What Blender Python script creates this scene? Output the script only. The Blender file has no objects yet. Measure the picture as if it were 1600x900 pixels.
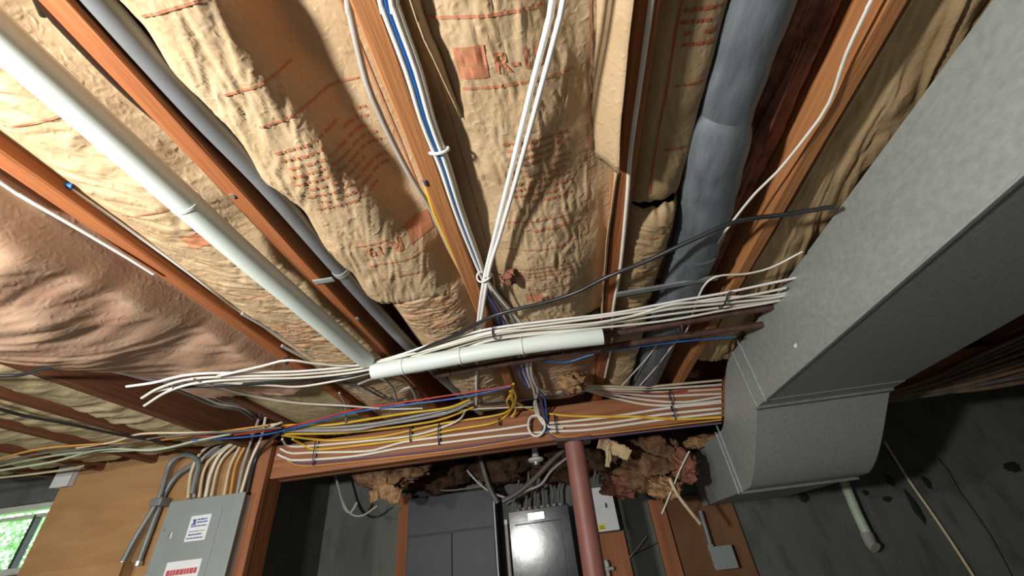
import bpy, bmesh, math, random
import numpy as np
from mathutils import Vector, Matrix

random.seed(7)
RNG = np.random.RandomState(11)
SC = bpy.context.scene
COL = SC.collection

# ------------------------------------------------------------------ camera
# right, down and forward axes of the camera (world: X right, Y along the joists, Z up), eye 1.6 m above the floor
F_PX = 630.0
BAS = np.array([[0.98617395, -0.15653262, -0.05439189],
                [0.13382166, 0.55867293, 0.81852081],
                [-0.09773793, -0.81448271, 0.57189615]])
EYE = np.array([0.0, 0.0, 1.6])
cam_data = bpy.data.cameras.new('camera')
cam_data.sensor_width = 36.0
cam_data.lens = F_PX / 1600.0 * 36.0
cam_data.clip_start = 0.01
cam = bpy.data.objects.new('camera', cam_data)
COL.objects.link(cam)
cam.matrix_world = Matrix(((BAS[0, 0], -BAS[0, 1], -BAS[0, 2], EYE[0]),
                           (BAS[1, 0], -BAS[1, 1], -BAS[1, 2], EYE[1]),
                           (BAS[2, 0], -BAS[2, 1], -BAS[2, 2], EYE[2]),
                           (0, 0, 0, 1)))
SC.camera = cam

# ------------------------------------------------------------------ world, exposure, lamps
world = bpy.data.worlds.new('daylight')
SC.world = world
world.use_nodes = True
wbg = world.node_tree.nodes['Background']
wbg.inputs[0].default_value = (0.86, 0.95, 1.0, 1)
wbg.inputs[1].default_value = 7.0
SC.view_settings.view_transform = 'Standard'
SC.view_settings.look = 'None'
SC.view_settings.gamma = 1.0
SC.view_settings.use_curve_mapping = False
SC.view_settings.exposure = 0.4

LAMPS = [  # position, watts, colour, radius: the bare bulb, then an added fill
    ((-1.06, -0.38, 1.75), 125.0, (1.0, 0.96, 0.90), 0.06),
    ((-2.5, -0.9, 2.0), 60.0, (1.0, 0.97, 0.93), 0.08),  # unseen fill lamp, added to brighten the left side
]


# ------------------------------------------------------------------ pixel to place (used only to read positions off the real planes)
def ray(px, py):
    return BAS @ np.array([px - 800.0, py - 450.0, F_PX])


def Z(px, py, z):
    r = ray(px, py)
    return EYE + r * ((z - EYE[2]) / r[2])


def Y(px, py, y):
    r = ray(px, py)
    return EYE + r * (y / r[1])


def X(px, py, x):
    r = ray(px, py)
    return EYE + r * (x / r[0])


# ------------------------------------------------------------------ materials
MATS = {}


def nodes_of(name):
    m = bpy.data.materials.new(name)
    m.use_nodes = True
    nt = m.node_tree
    return m, nt, nt.nodes['Principled BSDF']


def mat(name, c1, c2=None, rough=0.6, metal=0.0, scale=12.0, stretch=(1, 1, 1), bump=0.0, bscale=60.0, contrast=(0.35, 0.65), spec=0.5, detail=4.0):
    """two-tone noise material with optional fine bump, all in object space"""
    m, nt, b = nodes_of(name)
    N, L = nt.nodes, nt.links
    b.inputs['Roughness'].default_value = rough
    b.inputs['Metallic'].default_value = metal
    b.inputs['Specular IOR Level'].default_value = spec
    c2 = c2 or tuple(v * 0.75 for v in c1)
    tc = N.new('ShaderNodeTexCoord')
    mp = N.new('ShaderNodeMapping')
    mp.inputs['Scale'].default_value = stretch
    L.new(tc.outputs['Object'], mp.inputs[0])
    n = N.new('ShaderNodeTexNoise')
    n.inputs['Scale'].default_value = scale
    n.inputs['Detail'].default_value = detail
    L.new(mp.outputs[0], n.inputs[0])
    r = N.new('ShaderNodeValToRGB')
    r.color_ramp.elements[0].position = contrast[0]
    r.color_ramp.elements[1].position = contrast[1]
    r.color_ramp.elements[0].color = (*c2, 1)
    r.color_ramp.elements[1].color = (*c1, 1)
    L.new(n.outputs[0], r.inputs[0])
    L.new(r.outputs[0], b.inputs['Base Color'])
    if bump:
        n2 = N.new('ShaderNodeTexNoise')
        n2.inputs['Scale'].default_value = bscale
        n2.inputs['Detail'].default_value = 5
        L.new(mp.outputs[0], n2.inputs[0])
        bp = N.new('ShaderNodeBump')
        bp.inputs['Strength'].default_value = bump
        bp.inputs['Distance'].default_value = 0.01
        L.new(n2.outputs[0], bp.inputs['Height'])
        L.new(bp.outputs[0], b.inputs['Normal'])
    MATS[name] = m
    return m


def wood(name, c1, c2, axis='Y', rough=0.75):
    st = {'Y': (22, 1.2, 22), 'X': (1.2, 22, 22), 'Z': (9, 9, 0.8)}[axis]
    return mat(name, c1, c2, rough=rough, scale=2.2, stretch=st, bump=0.35, bscale=4.0, contrast=(0.3, 0.7), spec=0.3, detail=6)


def kraft(name, c1, c2, bump=0.55):
    """crinkled kraft paper: blotchy tan with crease relief finer than the mesh"""
    m, nt, b = nodes_of(name)
    N, L = nt.nodes, nt.links
    b.inputs['Roughness'].default_value = 0.62
    b.inputs['Specular IOR Level'].default_value = 0.35
    tc = N.new('ShaderNodeTexCoord')
    n = N.new('ShaderNodeTexNoise')
    n.inputs['Scale'].default_value = 9
    n.inputs['Detail'].default_value = 6
    L.new(tc.outputs['Object'], n.inputs[0])
    r = N.new('ShaderNodeValToRGB')
    r.color_ramp.elements[0].position = 0.32
    r.color_ramp.elements[1].position = 0.68
    r.color_ramp.elements[0].color = (*c2, 1)
    r.color_ramp.elements[1].color = (*c1, 1)
    L.new(n.outputs[0], r.inputs[0])
    L.new(r.outputs[0], b.inputs['Base Color'])
    v = N.new('ShaderNodeTexNoise')
    v.noise_type = 'RIDGED_MULTIFRACTAL'
    v.inputs['Scale'].default_value = 60
    v.inputs['Detail'].default_value = 3
    v.inputs['Distortion'].default_value = 0.6
    L.new(tc.outputs['Object'], v.inputs[0])
    n2 = N.new('ShaderNodeTexNoise')
    n2.inputs['Scale'].default_value = 120
    n2.inputs['Detail'].default_value = 4
    L.new(tc.outputs['Object'], n2.inputs[0])
    ad = N.new('ShaderNodeMath')
    ad.operation = 'ADD'
    L.new(v.outputs[0], ad.inputs[0])
    ml = N.new('ShaderNodeMath')
    ml.operation = 'MULTIPLY'
    ml.inputs[1].default_value = 0.35
    L.new(n2.outputs[0], ml.inputs[0])
    L.new(ml.outputs[0], ad.inputs[1])
    bp = N.new('ShaderNodeBump')
    bp.inputs['Strength'].default_value = bump
    bp.inputs['Distance'].default_value = 0.004
    L.new(ad.outputs[0], bp.inputs['Height'])
    L.new(bp.outputs[0], b.inputs['Normal'])
    MATS[name] = m
    return m


M = MATS
kraft('kraft_paper', (0.55, 0.41, 0.255), (0.46, 0.33, 0.19))
kraft('kraft_paper_dull', (0.45, 0.325, 0.18), (0.36, 0.25, 0.13), 0.35)
kraft('kraft_paper_reddish', (0.57, 0.40, 0.275), (0.52, 0.31, 0.21), 0.22)
kraft('kraft_paper_pale', (0.52, 0.44, 0.27), (0.42, 0.34, 0.19), 0.5)
mat('red_ink', (0.42, 0.10, 0.05), (0.34, 0.075, 0.035), rough=0.7, scale=40)
mat('faded_red_ink', (0.50, 0.19, 0.10), (0.44, 0.20, 0.10), rough=0.7, scale=60)
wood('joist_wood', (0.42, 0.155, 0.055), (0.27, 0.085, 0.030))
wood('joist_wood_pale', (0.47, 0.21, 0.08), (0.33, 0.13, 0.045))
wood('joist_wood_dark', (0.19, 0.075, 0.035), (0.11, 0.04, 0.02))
wood('beam_wood', (0.40, 0.175, 0.085), (0.24, 0.09, 0.04), 'X')
mat('plywood_brown', (0.21, 0.105, 0.05), (0.14, 0.065, 0.03), rough=0.7, scale=3, bump=0.1, bscale=30, spec=0.3)
wood('post_wood', (0.36, 0.15, 0.07), (0.24, 0.09, 0.04), 'Z')
wood('stud_wood', (0.30, 0.115, 0.05), (0.18, 0.06, 0.025), 'Z')
mat('plywood', (0.43, 0.255, 0.115), (0.36, 0.20, 0.085), rough=0.7, scale=3, stretch=(1, 4, 4), bump=0.1, bscale=30, spec=0.3)
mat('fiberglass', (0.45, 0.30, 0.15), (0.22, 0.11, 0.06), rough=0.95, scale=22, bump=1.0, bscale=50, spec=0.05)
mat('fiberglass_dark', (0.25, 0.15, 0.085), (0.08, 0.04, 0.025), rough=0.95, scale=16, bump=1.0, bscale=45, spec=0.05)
mat('fiberglass_shaded', (0.085, 0.05, 0.03), (0.03, 0.017, 0.012), rough=0.95, scale=16, bump=1.0, bscale=45, spec=0.05)  # darker copy of the brown fiberglass, beam shadow put into its colour
mat('fiberglass_pink', (0.32, 0.145, 0.10), (0.15, 0.065, 0.045), rough=0.95, scale=20, bump=1.0, bscale=45, spec=0.05)
mat('galvanized', (0.42, 0.46, 0.45), (0.33, 0.37, 0.36), rough=0.5, metal=0.35, scale=80, stretch=(1, 0.6, 1), bump=0.05, bscale=60, contrast=(0.3, 0.7))
mat('galvanized_dark', (0.27, 0.29, 0.30), (0.21, 0.23, 0.24), rough=0.5, metal=0.3, scale=30)
mat('galvanized_blue', (0.175, 0.205, 0.225), (0.10, 0.118, 0.135), rough=0.6, metal=0.2, scale=10, stretch=(3, 0.8, 3), bump=0.15, bscale=20)
mat('white_pvc', (0.74, 0.82, 0.78), (0.66, 0.75, 0.71), rough=0.32, scale=6)
mat('grey_pvc', (0.20, 0.21, 0.22), (0.15, 0.16, 0.17), rough=0.38, scale=8)
mat('iron_pipe', (0.13, 0.065, 0.05), (0.07, 0.04, 0.035), rough=0.5, metal=0.2, scale=25, bump=0.15)
mat('cable_white', (0.82, 0.80, 0.72), (0.72, 0.70, 0.62), rough=0.4, scale=10)
mat('cable_bright', (0.88, 0.89, 0.87), (0.80, 0.81, 0.79), rough=0.4, scale=10)
mat('cable_cream', (0.72, 0.60, 0.42), (0.60, 0.50, 0.33), rough=0.5, scale=10)
mat('cable_grey', (0.42, 0.41, 0.39), (0.33, 0.32, 0.30), rough=0.5, scale=10)
mat('cable_dark', (0.16, 0.14, 0.13), (0.10, 0.09, 0.08), rough=0.5, scale=10)
mat('cable_black', (0.025, 0.028, 0.032), (0.018, 0.02, 0.022), rough=0.35, scale=10)
mat('cable_yellow', (0.80, 0.52, 0.05), (0.70, 0.43, 0.04), rough=0.4, scale=10)
mat('cable_blue', (0.03, 0.16, 0.50), (0.02, 0.11, 0.40), rough=0.35, scale=10)
mat('cable_red', (0.50, 0.05, 0.05), (0.40, 0.04, 0.04), rough=0.4, scale=10)
mat('cable_violet', (0.13, 0.09, 0.20), (0.10, 0.07, 0.16), rough=0.5, scale=10)
mat('cable_orange', (0.65, 0.32, 0.08), (0.55, 0.26, 0.06), rough=0.5, scale=10)
mat('cable_green', (0.55, 0.66, 0.50), (0.46, 0.55, 0.42), rough=0.5, scale=10)
mat('cable_brown', (0.24, 0.16, 0.10), (0.17, 0.11, 0.07), rough=0.6, scale=10)
mat('flex_conduit', (0.23, 0.25, 0.25), (0.17, 0.19, 0.19), rough=0.45, metal=0.2, scale=10)
mat('tie_navy', (0.02, 0.03, 0.09), (0.015, 0.02, 0.07), rough=0.4)
mat('tie_white', (0.8, 0.8, 0.8), (0.7, 0.7, 0.7), rough=0.4)
mat('panel_grey', (0.27, 0.315, 0.31), (0.245, 0.285, 0.28), rough=0.42, scale=5)
mat('panel_slate', (0.040, 0.046, 0.060), (0.032, 0.037, 0.048), spec=0.25, rough=0.45, scale=6)
mat('panel_glossy', (0.050, 0.058, 0.068), (0.032, 0.038, 0.045), spec=0.35, rough=0.17, metal=0.1, scale=14, bump=0.05, bscale=8)
mat('white_enamel', (0.66, 0.69, 0.72), (0.60, 0.63, 0.66), rough=0.4)
mat('sticker_white', (0.80, 0.82, 0.84), (0.76, 0.78, 0.80), rough=0.5)
mat('sticker_yellow', (0.70, 0.68, 0.06), (0.65, 0.62, 0.05), rough=0.5)
mat('ink_blue', (0.07, 0.12, 0.32), (0.06, 0.10, 0.28), rough=0.6)
mat('ink_red', (0.52, 0.09, 0.10), (0.48, 0.08, 0.09), rough=0.6)
mat('ink_black', (0.02, 0.02, 0.02), (0.02, 0.02, 0.02), rough=0.6)
mat('bright_metal', (0.7, 0.72, 0.7), (0.6, 0.62, 0.6), rough=0.3, metal=0.8)
mat('column_paint', (0.33, 0.14, 0.115), (0.25, 0.10, 0.085), rough=0.5, scale=14, stretch=(1, 1, 0.4), bump=0.12, bscale=50)
mat('porcelain', (0.75, 0.75, 0.72), (0.7, 0.7, 0.67), rough=0.25)
mat('window_paint', (0.62, 0.66, 0.58), (0.50, 0.54, 0.46), rough=0.5, scale=8)
mat('mullion_dark', (0.05, 0.05, 0.05), (0.03, 0.03, 0.03), rough=0.5)
mat('tar', (0.012, 0.013, 0.012), (0.02, 0.02, 0.02), rough=0.6, scale=30)
mat('subfloor', (0.30, 0.17, 0.09), (0.2, 0.11, 0.06), rough=0.9, scale=3, stretch=(1, 6, 1))
mat('floor_concrete', (0.16, 0.16, 0.155), (0.12, 0.12, 0.115), rough=0.85, scale=4)
mat('leaf', (0.26, 0.42, 0.20), (0.42, 0.56, 0.35), rough=0.6, scale=3)
mat('lawn', (0.15, 0.34, 0.08), (0.22, 0.42, 0.12), rough=0.9, scale=3)
mat('twig', (0.15, 0.1, 0.06), (0.1, 0.07, 0.04), rough=0.9)


def concrete():
    m, nt, b = nodes_of('concrete')
    N, L = nt.nodes, nt.links
    b.inputs['Roughness'].default_value = 0.8
    b.inputs['Specular IOR Level'].default_value = 0.3
    tc = N.new('ShaderNodeTexCoord')
    out = None
    for sc, st, pos, ca, cb in ((2.2, (1, 1, 0.5), (0.35, 0.65), (0.100, 0.108, 0.100), (0.145, 0.155, 0.143)), (14, (1, 1, 0.35), (0.5, 0.72), (1, 1, 1), (0.68, 0.70, 0.66))):
        mp = N.new('ShaderNodeMapping')
        mp.inputs['Scale'].default_value = st
        L.new(tc.outputs['Object'], mp.inputs[0])
        n = N.new('ShaderNodeTexNoise')
        n.inputs['Scale'].default_value = sc
        n.inputs['Detail'].default_value = 7
        L.new(mp.outputs[0], n.inputs[0])
        r = N.new('ShaderNodeValToRGB')
        r.color_ramp.elements[0].position, r.color_ramp.elements[1].position = pos
        r.color_ramp.elements[0].color, r.color_ramp.elements[1].color = (*ca, 1), (*cb, 1)
        L.new(n.outputs[0], r.inputs[0])
        if out is None:
            out = r.outputs[0]
        else:
            mx = N.new('ShaderNodeMix')
            mx.data_type = 'RGBA'
            mx.blend_type = 'MULTIPLY'
            mx.inputs[0].default_value = 1.0
            L.new(out, mx.inputs[6])
            L.new(r.outputs[0], mx.inputs[7])
            out = mx.outputs[2]
    L.new(out, b.inputs['Base Color'])
    n = N.new('ShaderNodeTexNoise')
    n.inputs['Scale'].default_value = 70
    L.new(tc.outputs['Object'], n.inputs[0])
    bp = N.new('ShaderNodeBump')
    bp.inputs['Strength'].default_value = 0.3
    bp.inputs['Distance'].default_value = 0.006
    L.new(n.outputs[0], bp.inputs['Height'])
    L.new(bp.outputs[0], b.inputs['Normal'])
    MATS['concrete'] = m


concrete()


def glass():
    m = bpy.data.materials.new('window_glass')
    m.use_nodes = True
    nt = m.node_tree
    nt.nodes.remove(nt.nodes['Principled BSDF'])
    o = nt.nodes['Material Output']
    t = nt.nodes.new('ShaderNodeBsdfTransparent')
    t.inputs[0].default_value = (0.9, 0.95, 0.92, 1)
    g = nt.nodes.new('ShaderNodeBsdfGlossy')
    g.inputs['Roughness'].default_value = 0.05
    mx = nt.nodes.new('ShaderNodeMixShader')
    mx.inputs[0].default_value = 0.07
    nt.links.new(t.outputs[0], mx.inputs[1])
    nt.links.new(g.outputs[0], mx.inputs[2])
    nt.links.new(mx.outputs[0], o.inputs[0])
    MATS['window_glass'] = m


glass()


# ------------------------------------------------------------------ mesh builder
class MB:
    def __init__(self):
        self.v, self.f = [], []

    def add(self, vs, fs):
        k = len(self.v)
        self.v += [tuple(p) for p in vs]
        self.f += [tuple(i + k for i in q) for q in fs]
        return self

    def from_bm(self, bm):
        bm.verts.index_update()
        self.add([v.co[:] for v in bm.verts], [[v.index for v in f.verts] for f in bm.faces])
        bm.free()
        return self

    def box(self, lo, hi, bev=0.0, mtx=None):
        bm = bmesh.new()
        bmesh.ops.create_cube(bm, size=1.0)
        c = [(a + b) / 2 for a, b in zip(lo, hi)]
        s = [max(abs(b - a), 1e-5) for a, b in zip(lo, hi)]
        for v in bm.verts:
            v.co = Vector((c[0] + v.co.x * s[0], c[1] + v.co.y * s[1], c[2] + v.co.z * s[2]))
        if bev:
            bmesh.ops.bevel(bm, geom=bm.edges[:], offset=min(bev, min(s) * 0.45), segments=2, affect='EDGES', profile=0.6)
        if mtx:
            bm.transform(mtx)
        return self.from_bm(bm)

    def tube(self, pts, r, n=10, flat=1.0, up=None, caps=True, radii=None, tilt=0.0):
        """sweep a (possibly flattened) ring along a polyline"""
        P = np.array(pts, float)
        T = np.gradient(P, axis=0)
        T /= np.linalg.norm(T, axis=1)[:, None] + 1e-12
        u = np.array(up if up is not None else (0, 0, 1.0))
        if abs(np.dot(u, T[0])) > 0.93:
            u = np.array((0, 1.0, 0)) if abs(T[0][1]) < 0.9 else np.array((1.0, 0, 0))
        vs, fs = [], []
        for i in range(len(P)):
            u = u - T[i] * np.dot(u, T[i])
            u /= np.linalg.norm(u) + 1e-12
            w = np.cross(T[i], u)
            rr = r if radii is None else radii[i]
            for k in range(n):
                a = 2 * math.pi * k / n + tilt
                vs.append(P[i] + u * math.sin(a) * rr * flat + w * math.cos(a) * rr)
        for i in range(len(P) - 1):
            for k in range(n):
                a, b = i * n + k, i * n + (k + 1) % n
                fs.append((a, a + n, b + n, b))
        if caps:
            fs.append(tuple(range(n)))
            fs.append(tuple(reversed(range((len(P) - 1) * n, len(P) * n))))
        return self.add(vs, fs)

    def hexa(self, c):
        """eight corners: 0-3 one face (loop), 4-7 the opposite face in the same order"""
        return self.add(c, [(0, 1, 2, 3), (7, 6, 5, 4), (0, 4, 5, 1), (1, 5, 6, 2), (2, 6, 7, 3), (3, 7, 4, 0)])

    def build(self, name, m, parent=None, smooth=None, recalc=True):
        return obj(name, self.v, self.f, m, parent, smooth, recalc)


def obj(name, vs, fs, m, parent=None, smooth=None, recalc=True):
    V = np.array(vs, float)
    lo, hi = V.min(0), V.max(0)
    c = np.array([(lo[0] + hi[0]) / 2, (lo[1] + hi[1]) / 2, lo[2]])
    me = bpy.data.meshes.new(name)
    me.from_pydata((V - c).tolist(), [], fs)
    if recalc:
        bm = bmesh.new()
        bm.from_mesh(me)
        bmesh.ops.recalc_face_normals(bm, faces=bm.faces)
        bm.to_mesh(me)
        bm.free()
    me.materials.append(M[m] if isinstance(m, str) else m)
    if smooth:
        me.shade_smooth()
        if smooth < 179:
            me.set_sharp_from_angle(angle=math.radians(smooth))
    me.update()
    o = bpy.data.objects.new(name, me)
    COL.objects.link(o)
    if parent is not None:
        o.parent = parent
        wl = Vector((0, 0, 0))
        q = parent
        while q is not None:
            wl += q.location
            q = q.parent
        o.location = Vector(c) - wl
    else:
        o.location = c
    return o


def tag(o, label, cat, group=None, kind=None):
    o['label'] = label
    o['category'] = cat
    if group:
        o['group'] = group
    if kind:
        o['kind'] = kind
    return o


def thing(name, label, cat, loc, group=None):
    o = bpy.data.objects.new(name, None)
    o.empty_display_size = 0.05
    COL.objects.link(o)
    o.location = tuple(float(v) for v in loc)
    return tag(o, label, cat, group)


def struct(o):
    o['kind'] = 'structure'
    return o


def spline(ctrl, step=0.02):
    """Catmull-Rom through the control points, sampled about every step metres"""
    P = [np.array(p, float) for p in ctrl]
    P = [2 * P[0] - P[1]] + P + [2 * P[-1] - P[-2]]
    out = []
    for i in range(1, len(P) - 2):
        p0, p1, p2, p3 = P[i - 1:i + 3]
        n = max(2, min(30, int(np.linalg.norm(p2 - p1) / step)))
        for k in range(n):
            t = k / n
            out.append(0.5 * (2 * p1 + (p2 - p0) * t + (2 * p0 - 5 * p1 + 4 * p2 - p3) * t * t + (3 * p1 - p0 - 3 * p2 + p3) * t ** 3))
    out.append(P[-2])
    return out


def cable(pts, r, m, label, group=None, flat=1.0, name='cable', cat='cable', n=8, up=None, step=0.025):
    o = MB().tube(spline(pts, step), r, n, flat, up).build(name, m, smooth=60)
    return tag(o, label, cat, group)


# ------------------------------------------------------------------ gradient noise for the crumpled paper
_PERM = RNG.permutation(512)
_GA = RNG.rand(512) * 2 * np.pi
_GX, _GY = np.cos(_GA), np.sin(_GA)


def pn(x, y, s=0):
    x = np.asarray(x) + s * 17.31
    y = np.asarray(y) + s * 9.77
    xi, yi = np.floor(x).astype(int), np.floor(y).astype(int)
    xf, yf = x - xi, y - yi

    def g(a, b, fx, fy):
        h = _PERM[(_PERM[a % 512] + b) % 512]
        return _GX[h] * fx + _GY[h] * fy
    u, v = xf ** 3 * (xf * (xf * 6 - 15) + 10), yf ** 3 * (yf * (yf * 6 - 15) + 10)
    a = g(xi, yi, xf, yf) * (1 - u) + g(xi + 1, yi, xf - 1, yf) * u
    b = g(xi, yi + 1, xf, yf - 1) * (1 - u) + g(xi + 1, yi + 1, xf - 1, yf - 1) * u
    return (a * (1 - v) + b * v) * 1.5


def crumple(x, y, s, ang=0.0, fa=12.0, fb=22.0, octaves=2):
    """sharp creases both ways; fa / fb = folds per metre along / across the direction ang"""
    c, q = math.cos(ang), math.sin(ang)
    a, b = x * c + y * q, -x * q + y * c
    wa = a * fa + 0.6 * pn(a * fa * 0.7, b * fb * 0.5, s + 5)
    wb = b * fb + 0.8 * pn(a * fa * 0.6, b * fb * 0.6, s + 9)
    out, amp = 0, 1.0
    for k in range(octaves):
        out = out + amp * (np.abs(pn(wa, wb, s + k)) - np.abs(pn(wa * 0.83 + 3, wb * 0.9, s + 20 + k)))
        wa, wb = wa * 1.9, wb * 2.1
        amp *= 0.58
    return out


ZJ = 2.314      # underside of the floor joists


class Batt:
    """kraft facing of one insulation batt: a height field seen from below.
    ctrl rows: y, x of the bulge, half width, z of the bulge, z at the left edge, z at the right edge"""

    def __init__(self, label, x0, x1, y0, y1, ctrl, m='kraft_paper', seed=0, wr=0.010, flatwr=0.0015, ang=0.0, fa=12, fb=22, power=3.0, lift0=0.0, lift1=0.05,
                 cell=0.0042, extra=None, group='kraft faced insulation batts between the joists', waves=0.0, wavef=9.0):
        nx = max(12, int((x1 - x0) / cell))
        ysf = np.arange(max(y0, 0.05), y1 + 1e-6, cell * 1.1)
        ys = np.concatenate([np.arange(y0, max(y0, 0.05), 0.04), ysf]) if y0 < 0.05 else ysf
        xs = np.linspace(x0, x1, nx)
        self.xs, self.ys = xs, ys
        gx, gy = np.meshgrid(xs, ys)
        C = np.array(ctrl, float)
        ip = [np.interp(gy, C[:, 0], C[:, k]) for k in range(1, 6)]
        xc, hw, zc, zl, zr = ip
        u = (gx - x0) / (x1 - x0)
        base = zl * (1 - u) + zr * u
        t = (gx + 0.018 * pn(gx * 9, gy * 9, seed + 40) - xc) / hw
        bul = np.exp(-np.abs(t) ** power)
        edge = np.clip(np.minimum(gx - x0, x1 - gx) / 0.035, 0, 1)
        edge = edge * edge * (3 - 2 * edge)
        bul = bul * edge
        z = base + (zc - base) * bul
        w = crumple(gx, gy, seed, ang, fa * 1.6, fb * 2.3) * 0.5 + 0.3 * pn(gx * 9, gy * 11, seed + 61)
        z = z + w * edge * (flatwr + (wr - flatwr) * bul) + 0.004 * pn(gx * 7, gy * 6, seed + 3) * edge
        if waves:
            z = z + waves * edge * np.sin(gy * wavef * 6.28 + 5 * pn(gx * 5, gy * 3, seed + 8)) * (0.6 + 0.8 * pn(gx * 4, gy * 4, seed + 2))
        if extra is not None:
            z = z + extra(gx, gy)
        for d, lift in ((gy - y0, lift0), (y1 - gy, lift1)):
            if lift:
                e = np.clip(1 - d / 0.06, 0, 1)
                z = z + lift * (1 - np.sqrt(np.clip(1 - e * e, 0, 1)))
        self.z = z
        for d, sg in ((gy - y0, 1), (y1 - gy, -1)):
            e = np.clip(1 - d / 0.07, 0, 1)
            gy = gy + sg * e * (0.016 * pn(gx * 22, gx * 3, seed + 70) + 0.010 * pn(gx * 60, gx * 5, seed + 71))
        ny, nxx = z.shape
        vs = np.stack([gx.ravel(), gy.ravel(), z.ravel()], 1)
        idx = np.arange(ny * nxx).reshape(ny, nxx)
        fs = np.stack([idx[:-1, :-1].ravel(), idx[1:, :-1].ravel(), idx[1:, 1:].ravel(), idx[:-1, 1:].ravel()], 1).tolist()
        self.root = thing('insulation_batt', label, 'insulation', ((x0 + x1) / 2, (y0 + y1) / 2, float(z.min())), group)
        obj('paper_facing', vs, fs, m, self.root, 179, recalc=False)
        self.pr = {}
        self.inks = []

    def h(self, x, y):
        i = np.clip(np.interp(y, self.ys, np.arange(len(self.ys))), 0, len(self.ys) - 1.001)
        j = np.clip(np.interp(x, self.xs, np.arange(len(self.xs))), 0, len(self.xs) - 1.001)
        i0, j0 = int(i), int(j)
        a, b = i - i0, j - j0
        z = self.z
        return (z[i0, j0] * (1 - a) + z[i0 + 1, j0] * a) * (1 - b) + (z[i0, j0 + 1] * (1 - a) + z[i0 + 1, j0 + 1] * a) * b

    # ---- flat print: laid on the paper surface
    def _mb(self, key):
        return self.pr.setdefault(key, MB())

    def patch(self, xa, xb, ya, yb, key='printed_rule', skew=0.0):
        """rectangle of ink that follows the creases; skew lets a line run slightly off square"""
        nx, ny = max(1, int(abs(xb - xa) / 0.005)), max(1, int(abs(yb - ya) / 0.005))
        vs = []
        for i in range(ny + 1):
            for j in range(nx + 1):
                x = xa + (xb - xa) * j / nx
                y = ya + (yb - ya) * i / ny + skew * (x - xa)
                vs.append((x, y, self.h(x, y) - 0.0016))
        fs = [(i * (nx + 1) + j, (i + 1) * (nx + 1) + j, (i + 1) * (nx + 1) + j + 1, i * (nx + 1) + j + 1) for i in range(ny) for j in range(nx)]
        if key == 'small_print':
            self._mb(key).add(vs, fs)
        else:
            self.inks.append(MB().add(vs, fs).build(key, 'red_ink', self.root, recalc=False))

    def rows(self, xa, xb, ya, n, pitch, hgt, seed=0, skew=0.0, fill=0.8):
        """rows of print too small to read: each word a dash"""
        rr = random.Random(seed)
        for k in range(n):
            y = ya + k * pitch
            x = xa + rr.random() * 0.012
            end = xb - rr.random() * 0.25 * (xb - xa) * (k % 3 == 2)
            while x < end:
                w = 0.006 + rr.random() * 0.016
                if rr.random() < fill + 0.15:
                    self.patch(x, min(x + w, end), y + skew * (x - xa), y + hgt + skew * (x - xa), 'small_print')
                x += w + 0.004

    def text(self, s, x, y, size, key='printed_lettering', flip=1):
        """letters read from below with their tops towards -Y"""
        cu = bpy.data.curves.new('t', 'FONT')
        cu.body = s
        cu.size = size
        cu.offset = size * 0.02
        cu.resolution_u = 3
        to = bpy.data.objects.new('t', cu)
        COL.objects.link(to)
        dg = bpy.context.evaluated_depsgraph_get()
        me = bpy.data.meshes.new_from_object(to.evaluated_get(dg))
        bpy.data.objects.remove(to)
        bm = bmesh.new()
        bm.from_mesh(me)
        bpy.data.meshes.remove(me)
        bmesh.ops.triangulate(bm, faces=bm.faces[:])
        for _ in range(6):
            long = [e for e in bm.edges if e.calc_length() > 0.007]
            if not long:
                break
            bmesh.ops.subdivide_edges(bm, edges=long, cuts=1)
            bmesh.ops.triangulate(bm, faces=bm.faces[:])
        for v in bm.verts:
            px, py = x + flip * v.co.x, y - flip * v.co.y
            v.co = Vector((px, py, self.h(px, py) - 0.0018))
        self.inks.append(MB().from_bm(bm).build(key, 'red_ink', self.root, recalc=False))

    def finish(self, ink='red_ink'):
        for o in self.inks:
            o.data.materials[0] = M[ink]
        for key, mb in self.pr.items():
            o = mb.build(key, ink, self.root, recalc=False)
            if key == 'small_print':
                o['kind'] = 'stuff'
                o['label'] = 'rows of small red print'

    def flange(self, pts_top, pts_low, m='kraft_paper', name='paper_flange'):
        a, b = spline(pts_top, 0.03), spline(pts_low, 0.03)
        n = min(len(a), len(b))
        A = [a[int(i * (len(a) - 1) / (n - 1))] for i in range(n)]
        B = [b[int(i * (len(b) - 1) / (n - 1))] for i in range(n)]
        mb = MB()
        vs, fs = [], []
        W = 5
        for i in range(n):
            for k in range(W):
                t = k / (W - 1)
                p = A[i] * (1 - t) + B[i] * t
                p = p + np.array((0.004 * math.sin(t * 3.1) + 0.003 * float(pn(i * 0.21, t * 2 + 3, 4)), 0, 0))
                vs.append(p)
        for i in range(n - 1):
            for k in range(W - 1):
                q = i * W + k
                fs.append((q, q + 1, q + W + 1, q + W))
        mb.add(vs, fs)
        o = mb.build(name, m, self.root, 179)
        sm = o.modifiers.new('thick', 'SOLIDIFY')
        sm.thickness = 0.0022
        return o


# ================================================================== SETTING
XL, XR, YB, YF, ZC = -4.3, 3.4, 3.05, -2.6, 2.55
YW = 2.40                 # wall with the window, left of the wooden post
XS = -1.70                # where that wall returns to the back wall


def slab(name, lo, hi, m):
    return struct(MB().box(lo, hi).build(name, m))


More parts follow.
